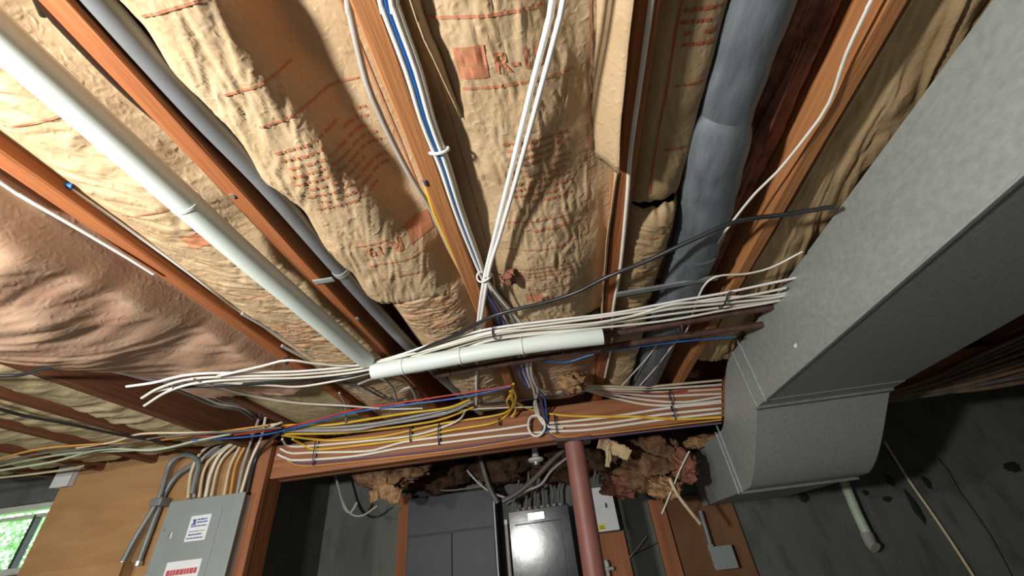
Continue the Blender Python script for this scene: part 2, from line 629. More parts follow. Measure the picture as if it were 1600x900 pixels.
slab('floor', (XL, YF, -0.1), (XR, YB, 0.0), 'floor_concrete')
ceil = struct(thing('ceiling', '', '', (0, 0, ZC)))
for k in ('label', 'category'):
    del ceil[k]
bx = XL
while bx < XR:
    w = min(0.61, XR - bx)
    MB().box((bx + 0.002, YF, ZC), (bx + w - 0.002, YB, ZC + 0.02)).build('subfloor_board', 'subfloor', ceil)
    bx += 0.61
MB().box((XL - 0.2, YF - 0.2, ZC + 0.02), (XR + 0.2, YB + 0.2, ZC + 0.06)).build('light_leak_backing', 'subfloor', ceil)  # sheet added to stop sky light leaking between the boards
wall_back = slab('wall_back', (XS, YB, 0), (XR, YB + 0.2, ZC), 'concrete')
slab('wall_right', (XR, YF, 0), (XR + 0.2, YB, ZC), 'concrete')
slab('wall_left', (XL - 0.2, YF, 0), (XL, YW, ZC), 'concrete')
slab('wall_front', (XL, YF - 0.2, 0), (XR, YF, ZC), 'concrete')
slab('wall_return', (XS - 0.2, YW, 0), (XS, YB, ZC), 'concrete')
WX0, WX1, WZ0, WZ1 = -4.05, -2.96, 1.86, 2.235    # window opening
wl = MB()
wl.box((XL, YW, 0), (XS - 0.2, YW + 0.2, WZ0))
wl.box((XL, YW, WZ1), (XS - 0.2, YW + 0.2, ZC))
wl.box((XL, YW, WZ0), (WX0, YW + 0.2, WZ1))
wl.box((WX1, YW, WZ0), (XS - 0.2, YW + 0.2, WZ1))
struct(wl.build('wall_window', 'concrete'))
win = thing('window_1', '', '', ((WX0 + WX1) / 2, YW + 0.04, WZ0))
for k in ('label', 'category'):
    del win[k]
struct(win)
fr = MB()
for lo, hi in (((WX0, WZ0), (WX1, WZ0 + 0.035)), ((WX0, WZ1 - 0.03), (WX1, WZ1)), ((WX0, WZ0), (WX0 + 0.035, WZ1)), ((WX1 - 0.035, WZ0), (WX1, WZ1))):
    fr.box((lo[0], YW + 0.02, lo[1]), (hi[0], YW + 0.09, hi[1]), 0.004)
fr.build('window_frame', 'window_paint', win)
MB().box((WX0 + 0.03, YW + 0.03, WZ1 - 0.075), (WX1 - 0.03, YW + 0.07, WZ1 - 0.058), 0.003).build('sash_rail', 'window_paint', win)
MB().box((-3.268, YW + 0.03, WZ0 + 0.03), (-3.250, YW + 0.07, WZ1 - 0.06), 0.003).build('mullion', 'mullion_dark', win)
for a, b in ((WX0 + 0.035, -3.268), (-3.250, WX1 - 0.035)):
    MB().box((a, YW + 0.048, WZ0 + 0.03), (b, YW + 0.052, WZ1 - 0.06)).build('pane', 'window_glass', win)

# outside the window: lawn and a clipped hedge in daylight
struct(MB().box((-9, YW + 0.2, 1.55), (-1.2, 9, 1.6)).build('ground', 'lawn'))
hb = MB()
rr = random.Random(3)
for k in range(17000):
    c = np.array((-8 + 6.4 * rr.random(), 4.6 + 1.3 * rr.random(), 1.6 + 2.6 * rr.random() ** 0.8))
    a, e, s = rr.random() * 6.28, rr.random() * 1.6 - 0.8, 0.05 + 0.05 * rr.random()
    d = np.array((math.cos(a), math.sin(a) * 0.6, math.sin(e)))
    q = np.array((-math.sin(a), math.cos(a) * 0.5, 0.4 * rr.random()))
    hb.add([c - d * s, c + q * s * 0.45, c + d * s, c - q * s * 0.45], [(0, 1, 2, 3)])
hd = hb.build('hedge_leaves', 'leaf', recalc=False)
tag(hd, 'sunlit green foliage outside the basement window', 'foliage', kind='stuff')

# ================================================================== JOISTS
JG = 'floor joists overhead'


def joist(xc, label, m='joist_wood', w=0.040, zb=ZJ, y1=YB - 0.004, sag=0.0, y0=YF + 0.004):
    mb = MB()
    n = 40
    vs, fs = [], []
    for i in range(n + 1):
        y = y0 + (y1 - y0) * i / n
        dx = sag * math.sin(y * 2.1)
        wb = 0.0016 * float(pn(y * 3.1, xc * 7, 2))
        e = 0.004
        zz = zb + wb
        ring = [(-w / 2, zz + e), (-w / 2 + e, zz), (w / 2 - e, zz), (w / 2, zz + e), (w / 2, ZC - 0.002), (-w / 2, ZC - 0.002)]
        vs += [(xc + dx + a, y, b) for a, b in ring]
    for i in range(n):
        for k in range(6):
            a, b = i * 6 + k, i * 6 + (k + 1) % 6
            fs.append((a, b, b + 6, a + 6))
    fs += [tuple(range(6)), tuple(range(n * 6, n * 6 + 6))]
    o = mb.add(vs, fs).build('floor_joist', m)
    return tag(o, label, 'joist', JG)


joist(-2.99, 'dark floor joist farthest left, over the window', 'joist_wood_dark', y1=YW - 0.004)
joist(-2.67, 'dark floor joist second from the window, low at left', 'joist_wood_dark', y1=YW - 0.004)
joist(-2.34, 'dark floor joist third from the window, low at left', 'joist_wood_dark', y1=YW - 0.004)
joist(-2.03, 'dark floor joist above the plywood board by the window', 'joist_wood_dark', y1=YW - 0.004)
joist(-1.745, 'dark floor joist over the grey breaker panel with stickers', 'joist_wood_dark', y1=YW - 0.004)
joist(-1.345, 'floor joist half hidden above the sagging reddish insulation', 'joist_wood_dark')
joist(-0.945, 'rough brown joist beside the sagging insulation, edged by white wire', 'joist_wood', w=0.042, sag=0.006)
joist(-0.602, 'red-brown joist between the white conduit and the dark grey conduit', 'joist_wood', w=0.042)
joist(-0.184, 'smooth orange-brown joist with blue and white cables along its side', 'joist_wood_pale', w=0.042)
joist(0.250, 'brown joist under the hanging paper flap, with one white cable along it', 'joist_wood', w=0.040)
joist(0.676, 'orange-brown joist right of the blue-grey round duct', 'joist_wood_pale', w=0.040)
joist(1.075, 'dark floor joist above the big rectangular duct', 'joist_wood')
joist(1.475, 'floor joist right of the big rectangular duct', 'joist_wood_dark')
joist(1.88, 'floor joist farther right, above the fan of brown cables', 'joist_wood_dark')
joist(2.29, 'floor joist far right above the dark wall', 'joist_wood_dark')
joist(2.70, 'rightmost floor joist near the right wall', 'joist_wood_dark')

# ================================================================== INSULATION
# bay under the rough joist: the batt that has come loose and sags
b = Batt('large sagging reddish brown insulation batt at far left', -1.43, -0.966, -0.5, 1.47,
         [(-0.5, -1.2, 0.24, 2.09, 2.30, 2.335), (0.55, -1.2, 0.24, 2.09, 2.29, 2.335), (0.75, -1.21, 0.22, 2.115, 2.29, 2.335), (0.95, -1.20, 0.20, 2.18, 2.29, 2.335), (1.2, -1.14, 0.19, 2.24, 2.30, 2.335), (1.47, -1.10, 0.17, 2.28, 2.312, 2.335)],
         'kraft_paper_reddish', seed=3, wr=0.011, flatwr=0.008, ang=0.9, fa=3.5, fb=9, power=2.0, lift1=0.0, cell=0.0055)
b.finish('faded_red_ink')
b = Batt('short insulation batt behind the sagging batt, above the cable ends', -1.325, -0.966, 1.44, 2.19,
         [(1.4, -1.15, 0.15, 2.315, 2.335, 2.345), (2.2, -1.15, 0.15, 2.315, 2.335, 2.345)], 'kraft_paper_pale', seed=31, wr=0.006, ang=1.2, fa=6, fb=14, cell=0.007, lift1=0)
b.finish()

# bay with the white conduit
b = Batt('crinkled insulation batt behind the white conduit', -0.923, -0.624, -0.5, 2.17,
         [(-0.5, -0.825, 0.085, 2.320, 2.345, 2.41), (0.3, -0.82, 0.09, 2.316, 2.345, 2.41), (0.55, -0.80, 0.105, 2.312, 2.345, 2.39), (0.8, -0.79, 0.115, 2.311, 2.345, 2.36), (1.1, -0.78, 0.12, 2.310, 2.345, 2.355), (1.6, -0.78, 0.12, 2.315, 2.345, 2.35), (2.17, -0.78, 0.12, 2.325, 2.345, 2.35)],
         'kraft_paper', seed=5, wr=0.010, flatwr=0.004, ang=0.5, fa=9, fb=16)
for y, xa, xb in ((0.30, -0.88, -0.74), (0.52, -0.86, -0.73), (0.86, -0.86, -0.70), (0.93, -0.84, -0.70), (1.24, -0.85, -0.70)):
    b.patch(xa, xb, y, y + 0.004)
b.rows(-0.86, -0.70, 1.02, 8, 0.020, 0.006, 5)
b.patch(-0.80, -0.75, 0.60, 0.64)
b.finish('faded_red_ink')

# bay between the red-brown and the orange joist
b = Batt('bright crinkled insulation batt beside the dark grey conduit', -0.580, -0.206, -0.5, 1.02,
         [(-0.5, -0.465, 0.088, 2.306, 2.41, 2.405), (0.15, -0.460, 0.088, 2.306, 2.41, 2.405), (0.40, -0.445, 0.098, 2.305, 2.41, 2.402), (0.62, -0.425, 0.112, 2.303, 2.40, 2.395), (0.80, -0.395, 0.135, 2.301, 2.39, 2.380), (1.02, -0.365, 0.150, 2.299, 2.38, 2.368)],
         'kraft_paper', seed=8, wr=0.0095, flatwr=0.0012, ang=1.85, fa=6, fb=24, lift1=0.03, power=5.0)
for y, xa, xb in ((0.185, -0.50, -0.37), (0.31, -0.47, -0.36), (0.375, -0.45, -0.27), (0.72, -0.43, -0.24), (0.80, -0.43, -0.25), (0.86, -0.42, -0.28)):
    b.patch(xa, xb, y, y + 0.004, skew=-0.05)
b.rows(-0.46, -0.28, 0.43, 9, 0.019, 0.006, 11, -0.05)
b.text('R-19', -0.315, 0.728, 0.05, flip=-1)
b.patch(-0.30, -0.24, 0.715, 0.765, 'printed_square')
b.patch(-0.244, -0.240, -0.3, 0.70)
b.finish('faded_red_ink')
b = Batt('pink-tinged insulation batt past the crease, before the white cable bundle', -0.47, -0.206, 0.97, 2.17,
         [(0.97, -0.35, 0.13, 2.300, 2.36, 2.350), (1.15, -0.34, 0.13, 2.288, 2.36, 2.345), (1.5, -0.33, 0.125, 2.295, 2.35, 2.34), (2.17, -0.33, 0.12, 2.315, 2.35, 2.34)],
         'kraft_paper', seed=14, wr=0.013, flatwr=0.003, ang=-0.25, fa=8, fb=20, lift0=0.02)
b.rows(-0.43, -0.24, 1.00, 10, 0.017, 0.006, 2)
b.patch(-0.42, -0.27, 1.22, 1.224)
b.text('R-19', -0.28, 1.27, 0.045, flip=-1)
b.finish('faded_red_ink')

# bay between the orange joist and the one with the hanging flap
AB = b = Batt('wide insulation batt printed R-19 behind the crossing white wires', -0.163, 0.230, -0.5, 1.33,
              [(-0.5, 0.0, 0.115, 2.322, 2.375, 2.362), (0.2, 0.0, 0.115, 2.322, 2.372, 2.362), (0.45, 0.02, 0.125, 2.320, 2.372, 2.362), (0.62, 0.035, 0.13, 2.326, 2.368, 2.362), (0.78, 0.045, 0.125, 2.312, 2.36, 2.36), (0.95, 0.05, 0.14, 2.296, 2.355, 2.355), (1.15, 0.05, 0.14, 2.292, 2.352, 2.352), (1.33, 0.05, 0.135, 2.298, 2.352, 2.352)],
              'kraft_paper', seed=21, wr=0.010, flatwr=0.0014, ang=1.45, fa=9, fb=22, lift1=0.07)
b.patch(-0.100, 0.085, 0.268, 0.273, skew=0.05)
b.patch(-0.072, 0.135, 0.388, 0.393, skew=0.02)
b.patch(-0.073, -0.020, 0.317, 0.372, 'printed_square')
b.text('R-19', -0.010, 0.368, 0.050)
b.rows(-0.02, 0.125, 0.515, 10, 0.0185, 0.007, 4)
b.patch(-0.05, 0.13, 0.745, 0.749)
b.patch(0.02, 0.13, 0.775, 0.783)
b.patch(-0.06, 0.165, 0.845, 0.849)
b.patch(0.165, 0.169, -0.4, 0.849)
b.patch(-0.113, -0.110, -0.3, 0.85)
b.patch(-0.02, 0.11, 1.02, 1.024)
b.patch(-0.03, 0.02, 1.05, 1.09, 'printed_square')
b.text('R-19', 0.03, 1.09, 0.045)
b.rows(-0.05, 0.12, 0.92, 4, 0.018, 0.006, 9)
b.finish('faded_red_ink')
tops = [(x_, y_, b.h(x_, y_) - 0.004) for x_, y_ in ((0.176, -0.4), (0.176, 0.0), (0.177, 0.2), (0.178, 0.35), (0.176, 0.48), (0.180, 0.56), (0.186, 0.612))]
fl = b.flange(tops, [(0.223, -0.4, 2.300), (0.222, 0.0, 2.300), (0.221, 0.2, 2.298), (0.218, 0.35, 2.290), (0.216, 0.48, 2.284), (0.219, 0.56, 2.283), (0.222, 0.615, 2.284)], name='hanging_paper_flap')
b.flange([(0.228, 0.63, 2.335), (0.228, 0.9, 2.335), (0.226, 1.3, 2.33)], [(0.224, 0.63, 2.308), (0.214, 0.9, 2.305), (0.222, 1.3, 2.305)])
b.flange([(-0.105, -0.4, 2.345), (-0.105, 0.2, 2.345), (-0.098, 0.33, 2.345), (-0.09, 0.45, 2.345)], [(-0.122, -0.4, 2.322), (-0.12, 0.2, 2.320), (-0.106, 0.33, 2.318), (-0.09, 0.45, 2.335)])
b = Batt('brown insulation batt behind the white plastic pipe, above the yellow loops', -0.163, 0.230, 1.38, 2.17,
         [(1.3, 0.05, 0.14, 2.33, 2.37, 2.37), (2.2, 0.05, 0.14, 2.34, 2.37, 2.37)], 'kraft_paper_reddish', seed=24, wr=0.008, fa=8, fb=16, lift0=0.03, lift1=0.0)
b.rows(-0.05, 0.12, 1.5, 5, 0.02, 0.006, 9)
b.finish('faded_red_ink')

# bay with the blue-grey round duct


def tuck(gx, gy):
    s = np.clip((gx - 0.40) / 0.05, 0, 1)
    return 0.07 * s * s * (3 - 2 * s)


b = Batt('dull insulation batt left of the round duct, torn at its far end', 0.272, 0.654, -0.5, 0.80,
         [(-0.5, 0.335, 0.075, 2.355, 2.365, 2.375), (0.4, 0.345, 0.075, 2.352, 2.365, 2.375), (0.65, 0.335, 0.065, 2.345, 2.362, 2.375), (0.80, 0.335, 0.065, 2.335, 2.36, 2.375)],
         'kraft_paper_dull', seed=27, wr=0.005, flatwr=0.0012, ang=1.2, fa=6, fb=12, extra=tuck, lift1=0.035)
b.patch(0.318, 0.3225, -0.4, 0.74)
for y in (0.175, 0.20, 0.228):
    b.patch(0.345, 0.405, y, y + 0.005, skew=0.10)
b.rows(0.325, 0.40, 0.26, 8, 0.019, 0.006, 8, 0.08)
b.rows(0.335, 0.395, 0.47, 1, 0.019, 0.004, 8, 0.08)
b.patch(0.34, 0.395, 0.62, 0.624, skew=0.10)
b.finish('red_ink')
b = Batt('crinkled short insulation batt left of the round duct, before the metal bar', 0.272, 0.654, 0.805, 1.33,
         [(0.8, 0.36, 0.07, 2.325, 2.36, 2.375), (0.95, 0.35, 0.07, 2.318, 2.36, 2.375), (1.33, 0.345, 0.06, 2.328, 2.36, 2.375)],
         'kraft_paper_dull', seed=29, wr=0.012, flatwr=0.003, ang=0.4, fa=8, fb=16, extra=tuck, lift0=0.03, lift1=0.04)
b.patch(0.325, 0.405, 0.90, 0.904)
b.patch(0.325, 0.405, 1.00, 1.004)
b.patch(0.345, 0.375, 1.06, 1.085, 'printed_square')
b.rows(0.38, 0.41, 1.07, 1, 0.02, 0.010, 8)
b.finish('faded_red_ink')
b = Batt('folded insulation batt by the round duct, behind the iron pipes', 0.272, 0.654, 1.36, 2.17,
         [(1.3, 0.36, 0.07, 2.32, 2.36, 2.375), (2.2, 0.36, 0.08, 2.315, 2.36, 2.375)],
         'kraft_paper', seed=30, wr=0.010, flatwr=0.003, ang=0.9, fa=5, fb=12, lift0=0.05, lift1=0.0, extra=tuck)
b.finish()

# bay above the rectangular duct
b = Batt('smooth streaked insulation batt along the upper edge of the big duct', 0.698, 1.053, -0.5, 1.95,
         [(-0.5, 0.84, 0.11, 2.345, 2.39, 2.375), (0.5, 0.86, 0.11, 2.340, 2.385, 2.37), (1.2, 0.85, 0.11, 2.340, 2.38, 2.37), (1.95, 0.85, 0.11, 2.34, 2.38, 2.37)],
         'kraft_paper_dull', seed=33, wr=0.016, flatwr=0.002, ang=1.35, fa=2.5, fb=13, lift1=0)
b.flange([(0.712, -0.4, 2.355), (0.714, 0.4, 2.355), (0.716, 1.0, 2.352), (0.714, 1.6, 2.35)], [(0.708, -0.4, 2.322), (0.710, 0.4, 2.322), (0.713, 1.0, 2.322), (0.71, 1.6, 2.322)])
b.finish()
for xa, xb, sd in ((1.097, 1.453, 1), (1.497, 1.858, 2), (1.902, 2.268, 3)):
    b = Batt(('insulation batt directly over the big duct', 'insulation batt right of the big duct', 'insulation batt over the fan of brown cables')[sd - 1], xa, xb, -0.5, 2.15,
             [(-0.5, (xa + xb) / 2, 0.13, 2.335, 2.36, 2.36), (2.2, (xa + xb) / 2, 0.13, 2.34, 2.36, 2.36)], 'kraft_paper_dull', seed=40 + sd, cell=0.02, lift1=0)
    b.finish()

# bays at the far left, lit from the window: rippled facing just below the joists
LB = [(-1.725, -1.365, 'pale insulation batt partly behind the sagging insulation at far left'),
      (-2.010, -1.765, 'yellowish rippled batt above the plywood board'),
      (-2.320, -2.050, 'yellowish rippled batt second from the window'),
      (-2.650, -2.360, 'yellowish rippled batt nearest the white box'),
      (-2.970, -2.690, 'yellowish rippled batt above the window'),
      (-3.40, -3.010, 'shaded insulation batt in the far left corner')]
for k, (xa, xb, lb) in enumerate(LB):
    xm = (xa + xb) / 2
    b = Batt(lb, xa, xb, -0.3, 2.10 if k else 1.0, [(-0.3, xm, (xb - xa) * 0.42, 2.316, 2.345, 2.345), (2.3, xm, (xb - xa) * 0.42, 2.320, 2.345, 2.345)],
             'kraft_paper_pale', seed=50 + k, wr=0.010, flatwr=0.004, ang=0.15, fa=5, fb=15, cell=0.0085, lift1=0.03, waves=0.006)
    b.finish()

# torn bits of insulation


def clump(name, label, c, s, m, seed, amp=0.35, parent=None, cat='insulation', sub=4):
    bm = bmesh.new()
    bmesh.ops.create_icosphere(bm, subdivisions=sub, radius=1.0)
    for v in bm.verts:
        d = v.co.normalized()
        k = 1.0
        for f, a in ((1.3, 0.9), (3.0, 0.5), (6.5, 0.34), (13, 0.22)):
            k += amp * a * float(pn(d.x * f + d.z * 0.7 * f + seed, d.y * f - d.z * 0.9 * f, seed))
        v.co = Vector((c[0] + d.x * s[0] * k, c[1] + d.y * s[1] * k, c[2] + d.z * s[2] * k))
    o = MB().from_bm(bm).build(name, m, parent, 179)
    if parent is None:
        tag(o, label, cat)
    return o


def scrap(pts, width, m, label=None, parent=None, name='paper_scrap', seed=0):
    """hanging torn strip of facing: crumpled ribbon with ragged sides"""
    P = np.array(spline(pts, 0.008))
    rr = random.Random(seed)
    T = np.gradient(P, axis=0)
    vs, fs = [], []
    K = 7
    for i, p in enumerate(P):
        t = T[i] / (np.linalg.norm(T[i]) + 1e-9)
        s = np.cross(t, (0, 1, 0.15))
        s /= np.linalg.norm(s) + 1e-9
        for k in range(K):
            q = (k / (K - 1) - 0.5) * width * (0.75 + 0.5 * rr.random() * (k in (0, K - 1)) + 0.25)
            vs.append(p + s * q + np.array((0, 0.014, 0)) * float(pn(i * 0.22 + seed, k * 0.6, seed)))
    for i in range(len(P) - 1):
        for k in range(K - 1):
            a = i * K + k
            fs.append((a, a + 1, a + K + 1, a + K))
    o = MB().add(vs, fs).build(name, m, parent, 179)
    sm = o.modifiers.new('thick', 'SOLIDIFY')
    sm.thickness = 0.004
    if parent is None:
        tag(o, label, 'insulation')
    return o


roll = thing('insulation_clump', 'big brown clump of loose fiberglass bulging beside the duct end', 'insulation', (0.62, 2.62, 1.95))
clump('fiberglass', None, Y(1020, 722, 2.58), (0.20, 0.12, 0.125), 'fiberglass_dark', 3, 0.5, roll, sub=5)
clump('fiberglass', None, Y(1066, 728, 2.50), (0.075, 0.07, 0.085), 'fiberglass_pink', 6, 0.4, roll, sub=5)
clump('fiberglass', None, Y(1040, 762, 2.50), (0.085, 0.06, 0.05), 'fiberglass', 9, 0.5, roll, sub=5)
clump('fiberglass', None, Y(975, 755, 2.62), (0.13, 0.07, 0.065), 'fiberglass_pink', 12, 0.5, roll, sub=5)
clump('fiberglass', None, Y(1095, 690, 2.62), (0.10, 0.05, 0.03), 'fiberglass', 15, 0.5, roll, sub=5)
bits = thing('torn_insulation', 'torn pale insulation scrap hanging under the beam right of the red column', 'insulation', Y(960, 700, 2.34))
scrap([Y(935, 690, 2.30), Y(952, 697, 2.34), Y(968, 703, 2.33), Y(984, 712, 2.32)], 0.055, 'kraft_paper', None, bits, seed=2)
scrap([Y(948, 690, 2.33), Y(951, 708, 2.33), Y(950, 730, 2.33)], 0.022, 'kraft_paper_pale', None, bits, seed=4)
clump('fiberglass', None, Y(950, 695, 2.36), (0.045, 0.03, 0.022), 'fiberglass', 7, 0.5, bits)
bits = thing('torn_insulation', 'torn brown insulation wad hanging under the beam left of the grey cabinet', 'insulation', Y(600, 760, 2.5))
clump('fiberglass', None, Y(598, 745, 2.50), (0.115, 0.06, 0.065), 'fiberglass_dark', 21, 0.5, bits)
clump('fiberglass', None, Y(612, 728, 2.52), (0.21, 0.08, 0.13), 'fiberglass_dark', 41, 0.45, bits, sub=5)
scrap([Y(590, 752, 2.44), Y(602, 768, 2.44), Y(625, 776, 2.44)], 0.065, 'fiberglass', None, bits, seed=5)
scrap([Y(584, 765, 2.44), Y(586, 784, 2.44)], 0.04, 'fiberglass', None, bits, seed=6)
clump('torn_insulation', 'small pinkish insulation wad in the bay above the drop of blue cables', Z(892, 598, 2.27), (0.06, 0.06, 0.045), 'fiberglass', 25, 0.5)
clump('torn_insulation', 'small pale insulation tuft on the beam behind the duct', Y(1075, 585, 2.24), (0.06, 0.05, 0.028), 'fiberglass', 28, 0.5)
clump('torn_insulation', 'dark red fiberglass packed between round duct and orange-brown joist', (0.596, 0.75, 2.415), (0.042, 0.9, 0.042), 'fiberglass_pink', 33, 0.45, sub=6)
clump('torn_insulation', 'pink torn lump poking through the paper under the crossing wires', Z(795, 432, 2.30), (0.022, 0.025, 0.014), 'fiberglass_pink', 36, 0.6)

# ================================================================== BEAM, POSTS, BOARDS
beam = thing('main_beam', 'long brown wooden main beam carrying rows of cables', 'beam', (0, 2.26, 2.135))
for k in range(3):
    y = 2.20 + k * 0.039
    MB().box((-1.585, y, 2.137 + 0.002 * (k % 2)), (3.3, y + 0.038, ZJ - 0.003), 0.004).build('beam_board', 'beam_wood', beam)
post = thing('wooden_post', 'rough brown wooden post under the left end of the beam', 'post', (-1.64, 2.26, 0))
MB().box((-1.735, 2.205, 0.002), (-1.590, 2.32, 2.350), 0.004).build('post_board', 'stud_wood', post)
MB().box((-1.662, 2.165, 0.002), (-1.588, 2.204, 2.345), 0.004).build('post_board', 'post_wood', post)
ply = thing('plywood_board', 'orange plywood backboard behind the grey breaker panel', 'board', (-2.3, 2.21, 1.0))
MB().box((-2.885, 2.205, 1.0), (-1.738, 2.222, 2.372), 0.002).build('board_face', 'plywood', ply)
MB().box((-2.80, 2.223, 0.002), (-2.72, 2.31, 2.33)).build('stud', 'stud_wood', ply)
MB().box((-1.95, 2.223, 0.002), (-1.87, 2.31, 2.33)).build('stud', 'stud_wood', ply)

rim = thing('shade_rim_board', 'added rim board along the top of the back wall, coloured dark for the beam shadow', 'board', (-0.3, 3.0, 2.16))  # dark blocks added to stand in for the beam's shadow in the recess
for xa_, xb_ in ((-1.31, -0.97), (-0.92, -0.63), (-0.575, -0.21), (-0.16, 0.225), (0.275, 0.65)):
    MB().box((xa_, 2.99, 2.13), (xb_, YB - 0.003, ZC - 0.004), 0.002).build('shade_rim_block', 'joist_wood_dark', rim)
rimins = thing('shade_stuffing', 'loose brown fiberglass added along the top of the back wall, darkened for the beam shadow', 'insulation', (-0.2, 2.9, 2.1))  # brown insulation added and darkened to keep the recess top in shade
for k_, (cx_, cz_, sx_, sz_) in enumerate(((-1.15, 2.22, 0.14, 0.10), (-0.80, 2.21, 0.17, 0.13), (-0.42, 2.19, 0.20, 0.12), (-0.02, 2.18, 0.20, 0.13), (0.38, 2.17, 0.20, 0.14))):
    clump('fiberglass', None, (cx_, 2.90, cz_), (sx_, 0.08, sz_), 'fiberglass_shaded', 60 + k_, 0.4, rimins)
col = thing('steel_column', 'rust-red round steel column under the beam', 'column', (0.052, 2.257, 0))
MB().tube([(0.028, 2.257, 0.012), (0.079, 2.257, 2.122)], 0.051, 28).build('shaft', 'column_paint', col, 50)
MB().box((-0.01, 2.18, 2.123), (0.17, 2.335, 2.1345), 0.002).build('cap_plate', 'iron_pipe', col)
MB().box((-0.08, 2.15, 0.0), (0.13, 2.36, 0.012), 0.002).build('base_plate', 'iron_pipe', col)

o = MB().box((-1.145, 2.98, 0.0), (-1.055, YB - 0.002, 2.10), 0.003).build('wall_stud', 'stud_wood')
tag(o, 'dark red-brown stud left of the tall slate-grey cabinet', 'stud')
o = thing('plywood_board', 'brown plywood board on the back wall behind the small grey box', 'board', (0.77, 3.03, 0.9))
MB().box((0.505, 3.028, 0.9), (1.02, YB - 0.002, 1.885), 0.002).build('board_face', 'plywood_brown', o)
MB().box((0.505, 3.0, 0.9), (0.60, 3.027, 1.885), 0.002).build('edge_batten', 'post_wood', o)

# ================================================================== DUCTS
dx0, dx1, dzt, dzb = 0.84, 1.375, 2.306, 2.058
duct = thing('rectangular_duct', 'big galvanized rectangular duct running under the joists and ducking below the beam', 'duct', (1.1, 1.0, dzb))


def shell(profile, name, m, x0=dx0, x1=dx1):
    """sheet-metal box section swept along a side profile of (y_top, z_top, y_bottom, z_bottom) stations"""
    mb = MB()
    vs, fs = [], []
    for yt, zt, yb, zb in profile:
        vs += [(x0, yt, zt), (x1, yt, zt), (x1, yb, zb), (x0, yb, zb)]
    n = len(profile)
    for i in range(n - 1):
        for k in range(4):
            a, b_ = i * 4 + k, i * 4 + (k + 1) % 4
            fs.append((a, b_, b_ + 4, a + 4))
    fs += [(0, 1, 2, 3), tuple(range((n - 1) * 4, n * 4))]
    return mb.add(vs, fs).build(name, m, duct, 25)


shell([(-1.6, dzt, -1.6, dzb), (1.70, dzt, 1.70, dzb)], 'trunk', 'galvanized')
shell([(1.701, dzt + 0.001, 1.701, dzb - 0.002), (1.79, dzt + 0.001, 1.79, dzb - 0.002)], 'collar', 'galvanized', dx0 - 0.002, dx1 + 0.002)


def scurve():
    st = []
    N = 24
    for i in range(N + 1):
        t = i / N
        yt = 1.79 + 0.505 * t
        yb = 1.79 + 0.51 * t
        # the heel turns down early, the throat late
        tt = min(1, max(0, (t - 0.08) / 0.90))
        zt = 2.306 + (2.087 - 2.306) * (tt * tt * (3 - 2 * tt))
        q = min(1, max(0, t / 0.80))
        zb = dzb - 0.252 * (1 - (1 - q) ** 2.0) * (0.55 + 0.45 * q) / 1.0
        st.append((yt, zt, yb, zb))
    return st


st = scurve()
shell(st, 'offset_fitting', 'galvanized')
e = st[-1]
shell([(e[0], e[1] + 0.002, e[2], e[3] - 0.002), (YB - 0.02, 2.10, YB - 0.01, 1.815)], 'lower_section', 'galvanized')
# drive cleats and standing seams
for (y, za, zb_) in ((1.70, dzb - 0.008, dzt + 0.02), (1.79, dzb - 0.008, dzt + 0.004), (e[0] + 0.004, e[3] - 0.010, e[1] + 0.045), (e[0] + 0.055, e[3] - 0.008, e[1] + 0.014)):
    mb = MB()
    mb.box((dx0 - 0.005, y - 0.005, za), (dx0 + 0.001, y + 0.005, zb_), 0.002)
    mb.build('drive_cleat', 'galvanized', duct)
for (y, z) in ((1.79, dzb - 0.008), (e[0] + 0.004, e[3] - 0.01)):
    MB().box((dx0 - 0.005, y - 0.014, z - 0.003), (dx1 + 0.003, y + 0.014, z + 0.007), 0.003).build('slip_cleat', 'galvanized_dark', duct)
MB().box((dx0 - 0.004, -1.6, dzb - 0.003), (dx0 + 0.010, 1.69, dzb + 0.004), 0.002).build('corner_seam', 'galvanized', duct)
hp = X(1243, 540, dx0 - 0.0015)
mb = MB()
ang = [2 * math.pi * k / 24 for k in range(24)]
hv = [(dx0 - 0.0015, hp[1] + 0.0095 * (math.sin(a) ** 3) * 1.25, hp[2] + 0.009 * (0.81 * math.cos(a) - 0.31 * math.cos(2 * a) - 0.12 * math.cos(3 * a))) for a in ang]
mb.add(hv + [(dx0 - 0.0014, hp[1], hp[2])], [(k, (k + 1) % 24, 24) for k in range(24)])
pm = mb.build('paint_spot', 'sticker_white', duct, recalc=False)
pm['label'] = 'small heart-shaped white paint spot'

# round duct up between the joists
rd = thing('round_duct', 'blue-grey round metal duct running up between two joists', 'duct', (0.47, 1.0, 2.29))
r1 = spline([(0.452, -0.9, 2.39), (0.465, 0.0, 2.375), (0.470, 0.35, 2.372), (0.472, 0.52, 2.372), (0.482, 0.66, 2.372)], 0.03)
r2 = spline([(0.474, 0.575, 2.372), (0.470, 0.60, 2.370), (0.474, 0.63, 2.370), (0.482, 0.70, 2.370), (0.505, 0.90, 2.365), (0.512, 1.15, 2.362), (0.503, 1.5, 2.36), (0.500, 2.15, 2.36)], 0.02)
MB().tube(r1, 0.066, 32, 0.88, radii=[0.0575 + 0.0015 * math.sin(i * 1.7) for i in range(len(r1))]).build('pipe_section', 'galvanized_blue', rd, 50)
MB().tube(r2, 0.068, 32, 0.92, radii=[min(0.0705, 0.057 + 0.3 * max(0, p_[1] - 0.58)) + 0.0012 * math.sin(i * 1.3) for i, p_ in enumerate(r2)]).build('pipe_section', 'galvanized_blue', rd, 50)
k = min(range(len(r2)), key=lambda i: abs(r2[i][1] - 1.03))
d = np.array(r2[k + 1]) - np.array(r2[k])
d /= np.linalg.norm(d)
